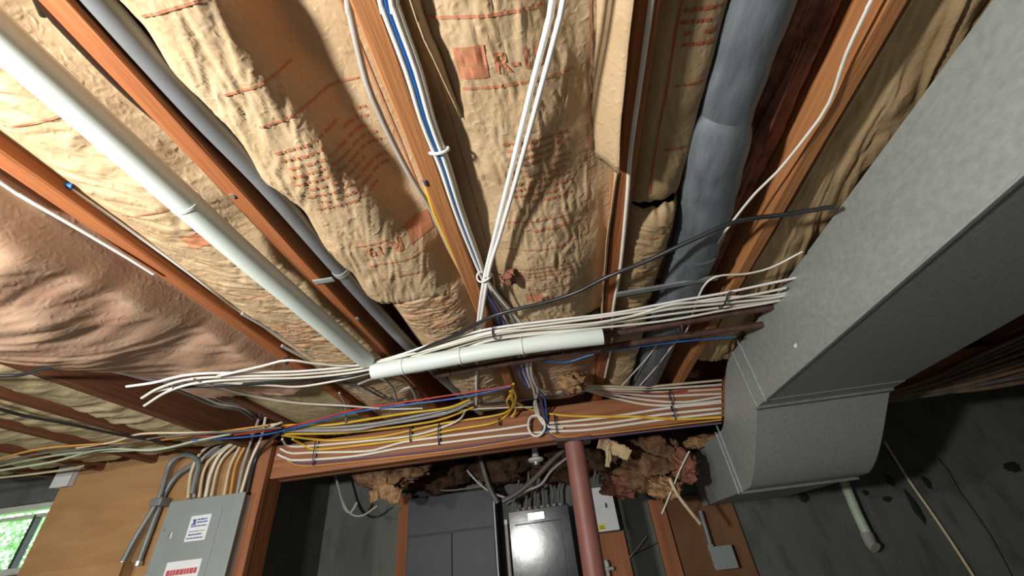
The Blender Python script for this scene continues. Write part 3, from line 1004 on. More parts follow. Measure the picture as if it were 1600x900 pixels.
MB().tube([np.array(r2[k]) - d * 0.006, np.array(r2[k]) + d * 0.006], 0.0735, 32, 0.92).build('crimp_ring', 'galvanized_blue', rd, 50)

# ================================================================== PIPES AND CONDUITS
wc = thing('white_conduit', 'long straight white plastic conduit under the left joists', 'conduit', (-0.68, 0.6, 2.255))
a, bq, c = np.array((-0.709, -0.9, 2.285)), np.array((-0.676, 0.70, 2.283)), np.array((-0.648, 1.29, 2.281))
MB().tube([a, a * 0.5 + bq * 0.5, bq, c], 0.0295, 28).build('pipe', 'white_pvc', wc, 50)
p = Z(303, 322, 2.27)
p = a + (bq - a) * ((p[1] - a[1]) / (bq[1] - a[1]))
d = (bq - a) / np.linalg.norm(bq - a)
MB().tube([p - d * 0.0025, p + d * 0.0025], 0.0308, 28).build('joint_ring', 'white_pvc', wc, 50)

gc = thing('grey_conduit', 'dark grey plastic conduit strapped beside the red-brown joist', 'conduit', (-0.5, 1.0, 2.31))
gp = spline([(-0.568, -0.9, 2.345), (-0.5655, 0.16, 2.343), (-0.540, 0.53, 2.340), (-0.530, 0.84, 2.338), (-0.505, 1.30, 2.335), (-0.440, 1.84, 2.33), (-0.395, 2.16, 2.33)], 0.04)
MB().tube(gp, 0.0215, 24).build('pipe', 'grey_pvc', gc, 50)
for t in (0.845, 1.50):
    k = min(range(len(gp)), key=lambda i: abs(gp[i][1] - t))
    p = np.array(gp[k])
    mb = MB()
    mb.tube([p + np.array((0, -0.008, 0)), p + np.array((0, 0.008, 0))], 0.0240, 24)
    mb.box((p[0] - 0.075, p[1] - 0.009, ZJ - 0.004), (p[0] - 0.018, p[1] + 0.009, ZJ - 0.0005), 0.001)
    mb.build('pipe_strap', 'galvanized', gc, 40)

wt = thing('white_pipe', 'loose white plastic pipe lying across under the joists on the iron pipes', 'pipe', (-0.2, 1.31, 2.22))
tp = spline([(-0.634, 1.318, 2.248), (-0.45, 1.316, 2.252), (-0.21, 1.31, 2.256), (0.02, 1.308, 2.254), (0.212, 1.312, 2.248)], 0.03)
n = 28
T0 = MB().tube(tp, 0.030, n, caps=False)
k0 = len(tp)
inner = MB().tube(tp, 0.0255, n, caps=False)
vs = T0.v + inner.v
fs = list(T0.f) + [tuple(reversed([i + k0 * n for i in q])) for q in inner.f]
for k in range(n):
    k2 = (k + 1) % n
    fs.append((k, k2, k2 + k0 * n, k + k0 * n))
    eo = (k0 - 1) * n
    fs.append((eo + k, eo + k + k0 * n, eo + k2 + k0 * n, eo + k2))
obj('pipe_wall', vs, fs, 'white_pvc', wt, 50)
for px in (0.16, 0.42, 0.66):
    q = np.array(tp[int(px * len(tp))])
    MB().tube([q + np.array((0.0, 0.032 * math.cos(t_), 0.032 * math.sin(t_))) for t_ in np.linspace(0, 2 * math.pi, 26)], 0.0018, 6, caps=False).build('tie_wrap', 'tie_white', wt, 60)

ip = thing('iron_pipe', 'brown iron pipe right behind the loose white pipe', 'pipe', (0.2, 1.43, 2.26))
MB().tube([Z(678, 586, 2.275), Z(830, 561, 2.275), Z(1010, 533, 2.275), Z(1186, 508, 2.275), Z(1208, 505, 2.275)], 0.0125, 18).build('pipe', 'iron_pipe', ip, 50)
for q in (Z(930, 545.5, 2.275), Z(696, 583, 2.275)):
    MB().tube([q + np.array((-0.02, 0, 0)), q + np.array((0.02, 0, 0))], 0.0165, 18).build('coupling', 'iron_pipe', ip, 50)
ip = thing('iron_pipe', 'upper brown iron pipe just below the white cable bundle', 'pipe', (0.3, 1.33, 2.26))
MB().tube([Z(800, 549, 2.288), Z(945, 524, 2.288), Z(1186, 483, 2.288), Z(1216, 478, 2.288)], 0.0125, 18).build('pipe', 'iron_pipe', ip, 50)
MB().tube([Z(870, 537, 2.288), Z(893, 533, 2.288)], 0.0165, 18).build('coupling', 'iron_pipe', ip, 50)
for q, lb in ((Z(716, 566, 2.283), 'small iron hanger at the left end of the iron pipes'), (Z(878, 542, 2.28), 'small iron hanger under the right part of the white pipe'), (Z(1062, 510, 2.28), 'small iron hanger near the duct end of the pipes')):
    mb = MB()
    mb.tube([q + np.array((0, 0.024 * math.cos(t_), 0.024 * math.sin(t_))) for t_ in np.linspace(0, 2 * math.pi, 22)], 0.0025, 6, caps=False)
    mb.tube([q + np.array((0, 0, 0.024)), q + np.array((0, 0, 0.045))], 0.004, 8)
    tag(mb.build('pipe_hanger', 'iron_pipe', smooth=60), lb, 'hanger', 'iron pipe hangers')

p0, p1 = Z(963, 461, 2.302), Z(1121, 434, 2.302)
mb = MB()
d = (p1 - p0) / np.linalg.norm(p1 - p0)
s = np.cross(d, (0, 0, 1)) * 0.011
u = np.array((0, 0, 0.004))
mb.hexa([p0 - s - u, p0 + s - u, p0 + s + u, p0 - s + u, p1 - s - u, p1 + s - u, p1 + s + u, p1 - s + u])
mb.hexa([p0 - s - u, p0 - s * 0.7 - u, p0 - s * 0.7 + u * 3, p0 - s + u * 3, p1 - s - u, p1 - s * 0.7 - u, p1 - s * 0.7 + u * 3, p1 - s + u * 3])
tag(mb.build('metal_bar', 'galvanized_dark'), 'thin grey metal bar bridging two joists under the round duct', 'bar')

pp = thing('pale_pipe', 'short pale green pipe stub on the back wall below the duct', 'pipe', Y(1345, 850, 2.97))
MB().tube([Y(1318, 752, 2.99), Y(1338, 800, 2.99), Y(1356, 838, 2.99)], 0.026, 20).build('pipe', 'cable_green', pp, 50)
MB().tube([Y(1354, 834, 2.99), Y(1362, 851, 2.975), Y(1368, 856, 2.96)], 0.031, 20).build('elbow', 'cable_grey', pp, 50)

# ================================================================== ELECTRICAL BOXES
# grey breaker panel with stickers
pan = thing('breaker_panel', 'light grey breaker panel with two stickers on the plywood board', 'breaker panel', (-1.84, 2.15, 1.2))
PX0, PX1, PZ1 = -2.045, -1.632, 2.068
MB().box((PX0 + 0.01, 2.115, 1.22), (PX1 - 0.008, 2.204, PZ1 - 0.008), 0.003).build('enclosure', 'panel_grey', pan)
MB().box((PX0, 2.105, 1.20), (PX1, 2.1145, PZ1), 0.003).build('cover', 'panel_grey', pan)
dr = MB().box((-1.985, 2.1025, 1.30), (-1.735, 2.1049, 2.005), 0.001).build('door', 'panel_grey', pan)
MB().box((-1.765, 2.096, 1.62), (-1.745, 2.1024, 1.68), 0.002).build('latch', 'galvanized', dr)
for x, z in ((-1.66, 1.985), (PX0 + 0.02, 1.94), (-1.66, 1.4), (PX0 + 0.02, 1.4)):
    MB().tube([(x, 2.1049, z), (x, 2.1015, z)], 0.0065, 12).build('cover_screw', 'bright_metal', pan)
MB().box((PX0 + 0.052, 2.1015, 1.895), (PX0 + 0.072, 2.1049, 1.925), 0.001, None).build('nameplate_chip', 'bright_metal', pan)


def sticker(x0, x1, z0, z1, y, lines, par, ink, mk=None):
    s = MB().box((x0, y - 0.0006, z0), (x1, y, z1)).build('sticker', 'sticker_white', par)
    mb = MB()
    for a, b_, c_, d_ in lines:
        w = x1 - x0
        h = z1 - z0
        x = x0 + a * w
        rr = random.Random(int(c_ * 1000))
        while x < x0 + b_ * w - 0.002:
            e = min(x + 0.006 + rr.random() * 0.014, x0 + b_ * w)
            mb.box((x, y - 0.001, z0 + c_ * h), (e, y - 0.0007, z0 + d_ * h))
            x = e + 0.002
    mb.build('printed_lines', ink, s)
    return s


s = sticker(-1.893, -1.785, 1.873, 1.985, 2.1024, [(0.36, 0.85, 0.80, 0.86), (0.36, 0.9, 0.69, 0.75), (0.12, 0.9, 0.55, 0.60), (0.1, 0.9, 0.36, 0.39), (0.12, 0.78, 0.22, 0.28), (0.08, 0.88, 0.09, 0.14)], pan, 'ink_blue')
s['label'] = 'small white sticker with blue print'
cu = MB()
cu.box((-1.874, 2.1014, 1.948), (-1.860, 2.1017, 1.966)).box((-1.879, 2.1014, 1.964), (-1.860, 2.1017, 1.969)).box((-1.881, 2.1014, 1.943), (-1.856, 2.1017, 1.948))
cu.build('blue_emblem', 'ink_blue', s)
s = sticker(-1.945, -1.768, 1.655, 1.795, 2.1024, [(0.06, 0.94, 0.60, 0.76), (0.06, 0.94, 0.34, 0.48), (0.06, 0.94, 0.12, 0.24)], pan, 'ink_red')
s['label'] = 'white sticker with rows of bold red print'

# small tan box where the two flexible conduits end
bx_ = thing('junction_box', 'flat tan box low on the plywood at the ends of two flexible conduits', 'junction box', (-2.42, 2.17, 1.5))
MB().box((-2.66, 2.14, 1.45), (-2.22, 2.204, 1.822), 0.004).build('box_body', 'plywood', bx_)
MB().box((-2.665, 2.132, 1.445), (-2.215, 2.1395, 1.826), 0.003).build('box_cover', 'plywood', bx_)

# white box at the upper left corner of the plywood
wb = thing('white_box', 'small white plastic box at the top left corner of the plywood', 'box', (-2.83, 2.17, 2.24))
MB().box((-2.905, 2.172, 2.245), (-2.802, 2.204, 2.368), 0.008).build('box_body', 'white_enamel', wb)
MB().box((-2.908, 2.165, 2.242), (-2.799, 2.1715, 2.371), 0.003).build('box_cover', 'white_enamel', wb)

# tall slate-grey cabinet on the back wall
cab = thing('electrical_cabinet', 'tall slate-grey metal cabinet on the back wall', 'cabinet', (-0.76, 2.98, 0.9))
CX0, CX1 = -1.048, -0.470
MB().box((CX0, 2.905, 0.9), (CX1, YB - 0.002, 2.063), 0.004).build('enclosure', 'panel_slate', cab)
MB().box((CX0 + 0.002, 2.896, 1.842), (CX1 - 0.014, 2.9045, 2.058), 0.003).build('upper_cover', 'panel_slate', cab)
MB().box((CX0 + 0.002, 2.896, 0.95), (-0.757, 2.9045, 1.836), 0.003).build('door', 'panel_slate', cab)
MB().box((-0.753, 2.896, 0.95), (CX1 - 0.014, 2.9045, 1.836), 0.003).build('door', 'panel_slate', cab)
MB().box((CX1 - 0.012, 2.893, 0.9), (CX1, 2.9045, 2.063), 0.002).build('side_trim', 'galvanized_dark', cab)

# old panel with a gloss that mirrors the bulb
op = thing('breaker_panel', 'shiny dark grey breaker panel on the back wall left of the red column', 'breaker panel', (-0.19, 2.97, 0.9))
MB().box((-0.372, 2.912, 1.0), (-0.008, YB - 0.002, 1.900), 0.003).build('enclosure', 'panel_slate', op)
MB().box((-0.380, 2.903, 0.99), (0.0, 2.9115, 1.907), 0.003).build('cover', 'panel_glossy', op)
d2 = MB().box((-0.335, 2.8995, 1.05), (-0.060, 2.9029, 1.828), 0.001).build('door', 'panel_glossy', op)
MB().box((-0.345, 2.8994, 1.829), (-0.05, 2.9022, 1.834)).build('door_gap', 'ink_black', op)
MB().box((-0.255, 2.8996, 1.848), (-0.155, 2.9025, 1.885)).build('name_plate', 'bright_metal', op)
for x in (-0.33, -0.29, -0.25, -0.21, -0.17, -0.13, -0.09, -0.05):
    MB().tube([(x, 2.975, 1.901), (x, 2.975, 1.925)], 0.014, 10).build('cable_clamp', 'galvanized_dark', op, 40)

op.rotation_euler = (math.radians(1.2), 0, math.radians(-3.8))
op.location.y -= 0.018
# slim conduit between cabinet and panel
cc = thing('steel_conduit', 'slim pale vertical conduit between the cabinet and the shiny panel', 'conduit', (-0.415, 2.98, 0.9))
MB().tube([(-0.418, 2.99, 0.9), (-0.418, 2.99, 1.50), (-0.418, 2.985, 1.86)], 0.012, 14).build('pipe', 'cable_grey', cc, 50)
MB().tube([(-0.418, 2.985, 1.85), (-0.418, 2.985, 1.875)], 0.017, 6).build('connector', 'galvanized', cc)

# white box with a yellow sticker, half behind the column
wx = thing('disconnect_box', 'white metal box with a yellow sticker behind the red column', 'box', (0.2, 3.0, 1.74))
MB().box((0.075, 2.962, 1.748), (0.285, YB - 0.002, 1.985), 0.004).build('box_body', 'white_enamel', wx)
MB().box((0.070, 2.953, 1.743), (0.288, 2.9615, 1.990), 0.003).build('box_cover', 'white_enamel', wx)
ys_ = MB().box((0.160, 2.9518, 1.752), (0.205, 2.9529, 1.785)).build('sticker', 'sticker_yellow', wx)
ys_['label'] = 'small yellow warning sticker'
MB().box((0.166, 2.9508, 1.759), (0.199, 2.9516, 1.763)).box((0.166, 2.9508, 1.769), (0.194, 2.9516, 1.773)).build('printed_lines', 'ink_black', ys_)
MB().box((0.228, 2.948, 1.868), (0.240, 2.9529, 1.895), 0.002).build('latch', 'mullion_dark', wx)
o = MB().box((0.06, 3.02, 1.36), (0.315, YB - 0.002, 1.738), 0.002).build('backboard', 'post_wood')
tag(o, 'small reddish board below the white box with yellow sticker', 'board')
cn = thing('pipe_stub', 'small metal pipe connector low beside the red column', 'connector', (0.17, 2.98, 1.5))
MB().tube([(0.168, 2.99, 1.50), (0.168, 2.99, 1.60)], 0.012, 12).build('pipe', 'cable_grey', cn, 50)
MB().tube([(0.168, 2.99, 1.565), (0.168, 2.99, 1.59)], 0.02, 6).build('nut', 'galvanized', cn)
MB().tube([(0.13, 2.99, 1.555), (0.206, 2.99, 1.555)], 0.01, 12).build('tee_arm', 'galvanized', cn, 50)

# grey switch box with a stub of conduit
jb = thing('junction_box', 'small square grey box with conduit stub under the end of the big duct', 'junction box', (0.85, 3.0, 1.49))
MB().box((0.785, 2.975, 1.492), (0.905, 3.0275, 1.598), 0.005).build('box_body', 'panel_grey', jb)
MB().box((0.780, 2.968, 1.488), (0.910, 2.9745, 1.602), 0.004).build('box_cover', 'panel_grey', jb)
for x, z in ((0.845, 1.590), (0.845, 1.500)):
    MB().tube([(x, 2.9679, z), (x, 2.966, z)], 0.005, 10).build('cover_screw', 'bright_metal', jb)
MB().tube([Y(1113, 862, 3.0), Y(1104, 830, 3.0), Y(1094, 798, 3.0)], 0.0145, 16).build('conduit_stub', 'grey_pvc', jb, 50)
MB().tube([Y(1112, 858, 3.0), Y(1110, 851, 3.0)], 0.019, 6).build('connector', 'galvanized', jb)

# white porcelain lamp holder under the dark joists
lh = thing('lamp_holder', 'white porcelain lamp holder in the dark above the shiny panel', 'lamp holder', Y(838, 712, 2.75))
p = Y(838, 722, 2.75)
MB().tube([p + np.array((0, 0, q)) for q in (0, 0.008, 0.02, 0.028, 0.034, 0.085)], 0.05, 24, radii=[0.036, 0.05, 0.05, 0.035, 0.022, 0.019]).build('porcelain_base', 'porcelain', lh, 50)
MB().tube([p + np.array((0, 0, -0.018)), p], 0.02, 20).build('socket', 'bright_metal', lh, 50)

# ================================================================== CABLES
G1 = 'white cable bundle under the joists'
rng = random.Random(5)


def under(x):
    """the loose bundle hangs lower and lower towards its cut ends at the left"""
    return -0.075 * min(1.0, max(0.0, (560 - x) / 260.0))


def carry_on(pts, P):
    """cables that leave the view go on in the same direction"""
    for a, b_, end in ((0, 1, False), (-1, -2, True)):
        px, py = pts[a][0], pts[a][1]
        if py < -10 or px < -10 or px > 1600 or py > 900:
            d = P[a] - P[b_]
            d = d / np.linalg.norm(d)
            q = [P[a] + d * 0.5, P[a] + d * 1.1]
            P = P + q if end else q[::-1] + P
    return P


def hang(pts, z):
    return [Z(q[0], q[1], z + under(q[0])) for q in pts]


def zline(pts, z, dz=0.0):
    return carry_on(pts, [Z(q[0], q[1], (q[2] if len(q) > 2 else z) + dz) for q in pts])


def yline(pts, y):
    """points on an upright plane; where that would run up into the joists the cable lies just under them instead"""
    out = []
    for q in pts:
        p = Y(q[0], q[1], (q[2] if len(q) > 2 else y))
        if p[2] > 2.302 and p[0] > -1.62 and p[1] < 2.3:
            p = Z(q[0], q[1], 2.299)
        out.append(p)
    return carry_on(pts, out)


# bundle crossing below the joists
BUN = [
    ([(1216, 440), (1130, 458), (1060, 470), (960, 489), (870, 500), (770, 513), (690, 533), (620, 556), (560, 571), (470, 580), (390, 582), (300, 585), (240, 598), (198, 604)], 'uppermost cable of the white bundle, ending cut at far left'),
    ([(1205, 462), (1130, 465), (1040, 480), (950, 494), (860, 506), (770, 518), (690, 540), (630, 559), (560, 576), (470, 585), (380, 588), (300, 592), (250, 606), (222, 622)], 'second cable of the white bundle below the joists'),
    ([(1205, 466), (1130, 474), (1040, 484), (940, 503), (860, 511), (770, 523), (700, 541), (640, 558), (570, 579), (480, 590), (390, 592), (310, 598), (262, 612), (226, 634)], 'third cable of the white bundle, drooping end at left'),
    ([(1200, 470), (1130, 480), (1040, 492), (950, 505), (860, 517), (770, 527), (700, 547), (650, 563), (590, 577), (520, 586), (440, 592), (340, 599), (270, 606), (240, 612)], 'fourth cable of the white bundle below the joists'),
    ([(1196, 474), (1130, 485), (1060, 498), (1000, 506), (930, 513), (850, 521), (770, 531), (710, 550), (650, 567), (590, 580), (540, 592), (470, 604), (420, 602), (350, 598)], 'lowest cable of the white bundle, looping low near the conduit end'),
    ([(1190, 458), (1120, 470), (1050, 476), (980, 496), (900, 510), (830, 515), (770, 520), (720, 534), (640, 554), (560, 571), (500, 569), (450, 563), (410, 572), (340, 588)], 'white bundle cable arching up beside the white conduit'),
]
for k, (pts, lb) in enumerate(BUN):
    pts = [(pts[0][0] + 38, pts[0][1] - 8)] + pts
    cable(hang(pts, 2.285 - 0.004 * (k % 3)), 0.0053, 'cable_bright' if k == 0 else 'cable_white', lb, G1, 0.75)
cable(hang([(1302, 323), (1230, 335), (1152, 346), (1075, 378), (1010, 408), (950, 432), (900, 457), (850, 473), (800, 485), (765, 496), (715, 522), (660, 545), (610, 569), (540, 588), (460, 594), (350, 602), (270, 605)], 2.281), 0.0062, 'cable_black', 'long black cable slanting from the big duct across all the joists')

G2 = 'pair of white wires crossing the wide bay'
cable(zline([(868, -30), (858, 30), (830, 140), (800, 262), (778, 350), (758, 430), (750, 480), (746, 520), (745, 570), (744, 632)], 2.296), 0.0058, 'cable_bright', 'left one of two white wires crossing the wide bay', G2, 0.8)
cable(zline([(886, -30), (874, 30), (842, 150), (808, 275), (782, 365), (764, 425), (752, 500), (749, 525), (746, 560)], 2.290), 0.0052, 'cable_bright', 'right one of two white wires crossing the wide bay', G2, 0.8)
cable(zline([(757, 432), (775, 458), (800, 488), (815, 505)], 2.289), 0.0050, 'cable_white', 'short white wire veering right where the wires cross', None, 0.8)

G3 = 'blue and white cables along the orange-brown joist'
SIDE = [(595, -30), (603, 10), (640, 110), (662, 185), (680, 232), (692, 262), (716, 335), (742, 402), (756, 436)]


def shift(pts, dxp):
    return [(q[0] + dxp * (1 - 0.75 * i / (len(pts) - 1)), q[1]) for i, q in enumerate(pts)]


TAIL = {0: [(772, 470), (790, 500), (806, 540), (818, 580), (828, 605)], 1: [(768, 470), (780, 505), (796, 545), (812, 585), (826, 607)],
        2: [(776, 465), (800, 498), (815, 540), (824, 580), (832, 603)], 3: [(780, 462), (806, 497), (820, 545), (828, 590), (836, 606)]}
for k, (dxp, m, r_, lb) in enumerate(((-7, 'cable_bright', 0.0050, 'white cable nearest the orange-brown joist, in the blue bundle'),
                                      (2, 'cable_blue', 0.0062, 'bright blue cable along the orange-brown joist'),
                                      (12, 'cable_white', 0.0050, 'white cable right of the bright blue cable'),
                                      (20, 'cable_white', 0.0048, 'outer white cable of the blue and white bundle'))):
    cable(zline(shift(SIDE, dxp) + TAIL[k], 2.318 + 0.003 * (k % 2)), r_, m, lb, G3, 0.9)
cable(zline([(758, 445), (772, 475), (786, 500), (800, 545), (815, 590)], 2.300), 0.0055, 'cable_violet', 'dark violet cable emerging below the crossing of the white wires')

cable(zline([(540, -30), (546, 15), (572, 125), (590, 170), (608, 210), (640, 272), (676, 332), (700, 385), (728, 440), (744, 478), (750, 500)], 2.338), 0.0062, 'cable_grey', 'grey-white cable along the left side of the orange-brown joist')
cable(zline([(664, 285), (678, 330), (692, 362), (716, 415), (738, 458), (752, 498), (757, 515)], 2.326), 0.0055, 'cable_yellow', 'yellow cable along the left side of the orange-brown joist')
cable(zline([(1022, -30), (1016, 15), (1000, 130), (985, 240), (980, 310), (969, 420), (958, 485), (955, 540), (945, 590)], 2.3125), 0.0052, 'cable_white', 'single white cable along the joist with the hanging flap', None, 0.8)
cable(zline([(1378, -30), (1362, 0), (1322, 85), (1296, 160), (1262, 210), (1215, 268), (1182, 300), (1147, 343), (1100, 408), (1075, 440), (1045, 495), (1022, 545), (985, 588), (972, 602)], 2.307), 0.0037, 'cable_white', 'white cable crossing the orange-brown joist right of the round duct', None, 0.8)
cable(zline([(1254, 393), (1205, 418), (1165, 428), (1130, 430), (1108, 438), (1092, 462), (1072, 518), (1055, 535), (1020, 580), (1000, 602)], 2.297), 0.0037, 'cable_white', 'white cable bending down by the end of the metal bar', None, 0.8)
cable(zline([(48, -20), (60, 5), (120, 70), (200, 150), (275, 213)], 2.325), 0.0045, 'cable_grey', 'thin pale wire along the left edge of the red-brown joist')
cable(zline([(-20, 270), (28, 303), (110, 350), (200, 403), (240, 428)], 2.303), 0.0042, 'cable_bright', 'thin white wire along the lower edge of the rough joist', 'white wires along the rough joist')
cable(zline([(95, 285), (120, 302), (200, 358), (300, 430), (360, 478), (400, 503)], 2.340), 0.0042, 'cable_bright', 'thin white wire along the upper edge of the rough joist', 'white wires along the rough joist')
cable(zline([(378, 490), (430, 520), (480, 552), (530, 590), (570, 612), (610, 620)], 2.318), 0.005, 'cable_grey', 'grey cable at the far end of the rough joist')
cable(zline([(440, 540), (500, 572), (560, 605), (590, 625), (600, 640)], 2.33), 0.006, 'cable_grey', 'second grey cable at the far end of the rough joist')
cable(zline([(1150, 526), (1080, 532), (1010, 540), (940, 550), (890, 565), (868, 566), (840, 562)], 2.272), 0.0035, 'cable_blue', 'thin blue wire sagging below the iron pipes')

# cables along the beam
G4 = 'white cables stapled along the beam'
G5 = 'yellow cables stapled along the beam'
yb_ = 2.188
for k, (pts, lb) in enumerate([
    ([(441, 686), (452, 697), (494, 696), (581, 688), (642, 681), (690, 668), (718, 655), (728, 640)], 'top white cable on the left half of the beam'),
    ([(438, 701), (455, 708), (490, 707), (570, 705), (600, 699), (634, 690), (700, 681), (780, 671), (830, 663)], 'middle white cable on the left half of the beam'),
    ([(434, 710), (450, 717), (468, 719), (551, 713), (627, 700), (700, 691), (780, 681), (860, 674)], 'lowest white cable on the left half of the beam'),
    ([(858, 661), (913, 656), (970, 649), (1040, 638), (1127, 629)], 'upper white cable on the right half of the beam'),
    ([(852, 667), (913, 664), (970, 658), (1040, 647), (1127, 638)], 'middle white cable on the right half of the beam'),
    ([(860, 674), (913, 672), (970, 665), (1040, 655), (1127, 645)], 'lowest white cable on the right half of the beam'),
]):
    cable(yline(pts, yb_ + 0.002 * (k % 2)), 0.0068, 'cable_white', lb, G4, 0.8, up=(0, 1, 0))
for k, (pts, lb) in enumerate([
    ([(440, 664), (513, 664), (581, 654), (640, 645), (700, 637), (735, 624)], 'topmost yellow cable above the grey bundle on the beam'),
    ([(440, 680), (513, 688), (589, 683), (645, 672), (700, 660), (770, 650), (796, 641), (806, 622), (800, 604)], 'yellow cable rising in a loop at mid beam'),
    ([(457, 686), (475, 695), (494, 702), (559, 696), (645, 685), (700, 673), (770, 661), (792, 648), (802, 630), (797, 610)], 'lower yellow cable crossing over near the post'),
    ([(445, 678), (513, 677), (580, 672), (642, 664), (690, 655), (740, 636)], 'yellow cable just under the grey bundle on the beam'),
    ([(796, 622), (830, 640), (880, 649), (950, 651), (990, 651), (1060, 655), (1127, 652)], 'yellow cable along the right half of the beam'),
]):
    cable(yline(pts, yb_ - 0.010 + 0.003 * (k % 3)), 0.0064, 'cable_yellow', lb, G5)
cable(yline([(445, 672), (513, 672), (560, 670), (589, 664), (664, 652), (705, 642), (738, 626)], 2.176), 0.0115, 'cable_grey', 'thick grey cable on the beam between the yellow ones', 'grey cables on the beam')
cable(yline([(450, 667), (513, 668), (575, 663), (640, 652), (700, 639), (730, 628)], 2.166), 0.007, 'cable_grey', 'thinner grey cable riding on the thick grey one on the beam', 'grey cables on the beam')
cable(yline([(449, 720), (475, 728), (551, 722), (700, 705), (790, 691), (835, 683), (850, 676), (853, 655), (846, 630)], 2.192), 0.0035, 'cable_orange', 'thin orange wire along the lower edge of the beam, left half', 'thin wires along the lower edge of the beam')
cable(yline([(449, 717), (475, 724), (551, 718), (700, 701), (800, 686), (842, 678), (848, 655), (842, 630)], 2.193), 0.0045, 'cable_violet', 'thin violet wire along the lower edge of the beam, left half', 'thin wires along the lower edge of the beam')
cable(yline([(858, 675), (880, 683), (960, 676), (1040, 666), (1127, 656)], 2.192), 0.0035, 'cable_orange', 'thin orange wire along the lower edge of the beam, right half', 'thin wires along the lower edge of the beam')
cable(yline([(860, 680), (880, 688), (960, 680), (1040, 671), (1127, 661)], 2.193), 0.0045, 'cable_violet', 'thin violet wire along the lower edge of the beam, right half', 'thin wires along the lower edge of the beam')
FAN = [([(913, 609), (960, 622), (1010, 632), (1060, 633), (1127, 626)], 'cable_white', 'lowest white cable of the fan on the right half of the beam'),
       ([(914, 608), (965, 618), (1020, 626), (1070, 628), (1127, 620)], 'cable_white', 'second lowest white cable of the fan by the duct'),
       ([(916, 607), (970, 614), (1030, 619), (1127, 615)], 'cable_white', 'third white cable of the fan by the duct'),
       ([(916, 606), (975, 611), (1040, 612), (1127, 608)], 'cable_cream', 'fourth white cable of the fan by the duct'),
       ([(920, 606), (985, 608), (1050, 606), (1127, 601)], 'cable_white', 'topmost white cable of the fan by the duct'),
       ([(912, 606), (960, 612), (1020, 614), (1070, 611), (1127, 605)], 'cable_red', 'dark red cable in the fan on the right half of the beam'),
       ([(905, 604), (940, 603), (1000, 605), (1060, 600), (1127, 594)], 'cable_cream', 'pale cable along the top edge of the beam by the duct')]
for k, (pts, m, lb) in enumerate(FAN):
    cable(yline(pts, 2.184 + 0.003 * (k % 3)), 0.0062 if m != 'cable_red' else 0.005, m, lb, 'cables fanning out on the right half of the beam', 0.8, up=(0, 1, 0))
cable(yline([(905, 608), (880, 617), (850, 621), (800, 627), (750, 632)], 2.17), 0.006, 'cable_black', 'black cable along the top edge of the beam')
cable(yline([(870, 613), (905, 607), (925, 604)], 2.16), 0.006, 'cable_grey', 'short grey cable meeting the fan of white cables')
cable(yline([(640, 652), (720, 641), (790, 637), (832, 636)], 2.19), 0.004, 'cable_white', 'thin white wire high on the middle of the beam')

# drop and coil at mid beam
for k, (pts, m, r_, lb) in enumerate([
    ([(822, 560, 2.02), (826, 585, 2.1), (834, 608, 2.15), (838, 630, 2.17), (844, 652, 2.17), (858, 667, 2.18), (880, 668, 2.185)], 'cable_white', 0.007, 'white cable dropping over the middle of the beam'),
    ([(828, 560, 2.02), (832, 590, 2.1), (840, 610, 2.14), (835, 632, 2.16), (840, 650, 2.165), (850, 664, 2.17)], 'cable_white', 0.0065, 'second white cable dropping over the middle of the beam'),
    ([(818, 575, 2.05), (834, 606, 2.12), (850, 620, 2.15), (854, 650, 2.17), (856, 676, 2.18)], 'cable_blue', 0.005, 'blue cable dropping over the middle of the beam'),
    ([(838, 612, 2.13), (845, 625, 2.15), (850, 650, 2.165), (852, 674, 2.175)], 'cable_violet', 0.007, 'violet cable dropping beside the white coil'),
    ([(826, 570, 2.03), (842, 606, 2.1), (856, 611, 2.1), (862, 616, 2.12)], 'cable_grey', 0.005, 'grey cable hooking over the top of the beam'),
]):
    cable(yline(pts, 2.15), r_, m, lb, 'cables dropping over the middle of the beam')
cl_ = []
for i in range(56):
    t_ = 2 * math.pi * i / 22
    rx, rz = 0.044 + 0.004 * math.sin(i * 0.31), 0.054 + 0.004 * math.cos(i * 0.23)
    c0 = Y(838, 667, 2.176)
    cl_.append(c0 + np.array((rx * math.cos(t_), -0.0004 * i, rz * math.sin(t_))))
tag(MB().tube(cl_, 0.0062, 8).build('cable_coil', 'cable_white', smooth=60), 'small coil of white cable hanging on the middle of the beam', 'cable')
for pts, lb in (([(802, 600), (800, 622), (806, 640), (799, 652)], 'short yellow loop hanging at the middle of the beam'), ([(797, 618), (792, 628), (799, 640)], 'yellow cable end curling at the middle of the beam')):
    cable(yline(pts, 2.150), 0.0062, 'cable_yellow', lb, G5)

# red and blue wires running in front of the beam
G6 = 'thin wires strung in front of the beam'
cable(zline([(300, 682), (360, 680), (430, 671), (500, 655), (560, 639), (620, 630), (700, 618), (760, 609), (800, 602)], 2.288), 0.0042, 'cable_red', 'thin red wire strung in front of the beam', G6)
cable(zline([(300, 688), (400, 681), (470, 666), (540, 647), (600, 637), (700, 624), (745, 616), (798, 604)], 2.284), 0.0042, 'cable_blue', 'thin blue wire strung in front of the beam', G6)
cable(zline([(300, 592, 2.20), (340, 604, 2.22), (400, 620, 2.25), (470, 630, 2.27), (540, 634, 2.28), (610, 639, 2.285), (660, 638, 2.29)], 2.28), 0.0042, 'cable_white', 'thin white wire dipping behind the red and blue wires', G6)
cable(yline([(530, 614, 2.1), (540, 632, 2.1), (541, 650, 2.15), (540, 660, 2.18)], 2.1), 0.005, 'cable_grey', 'short grey wire hanging onto the beam near the post')
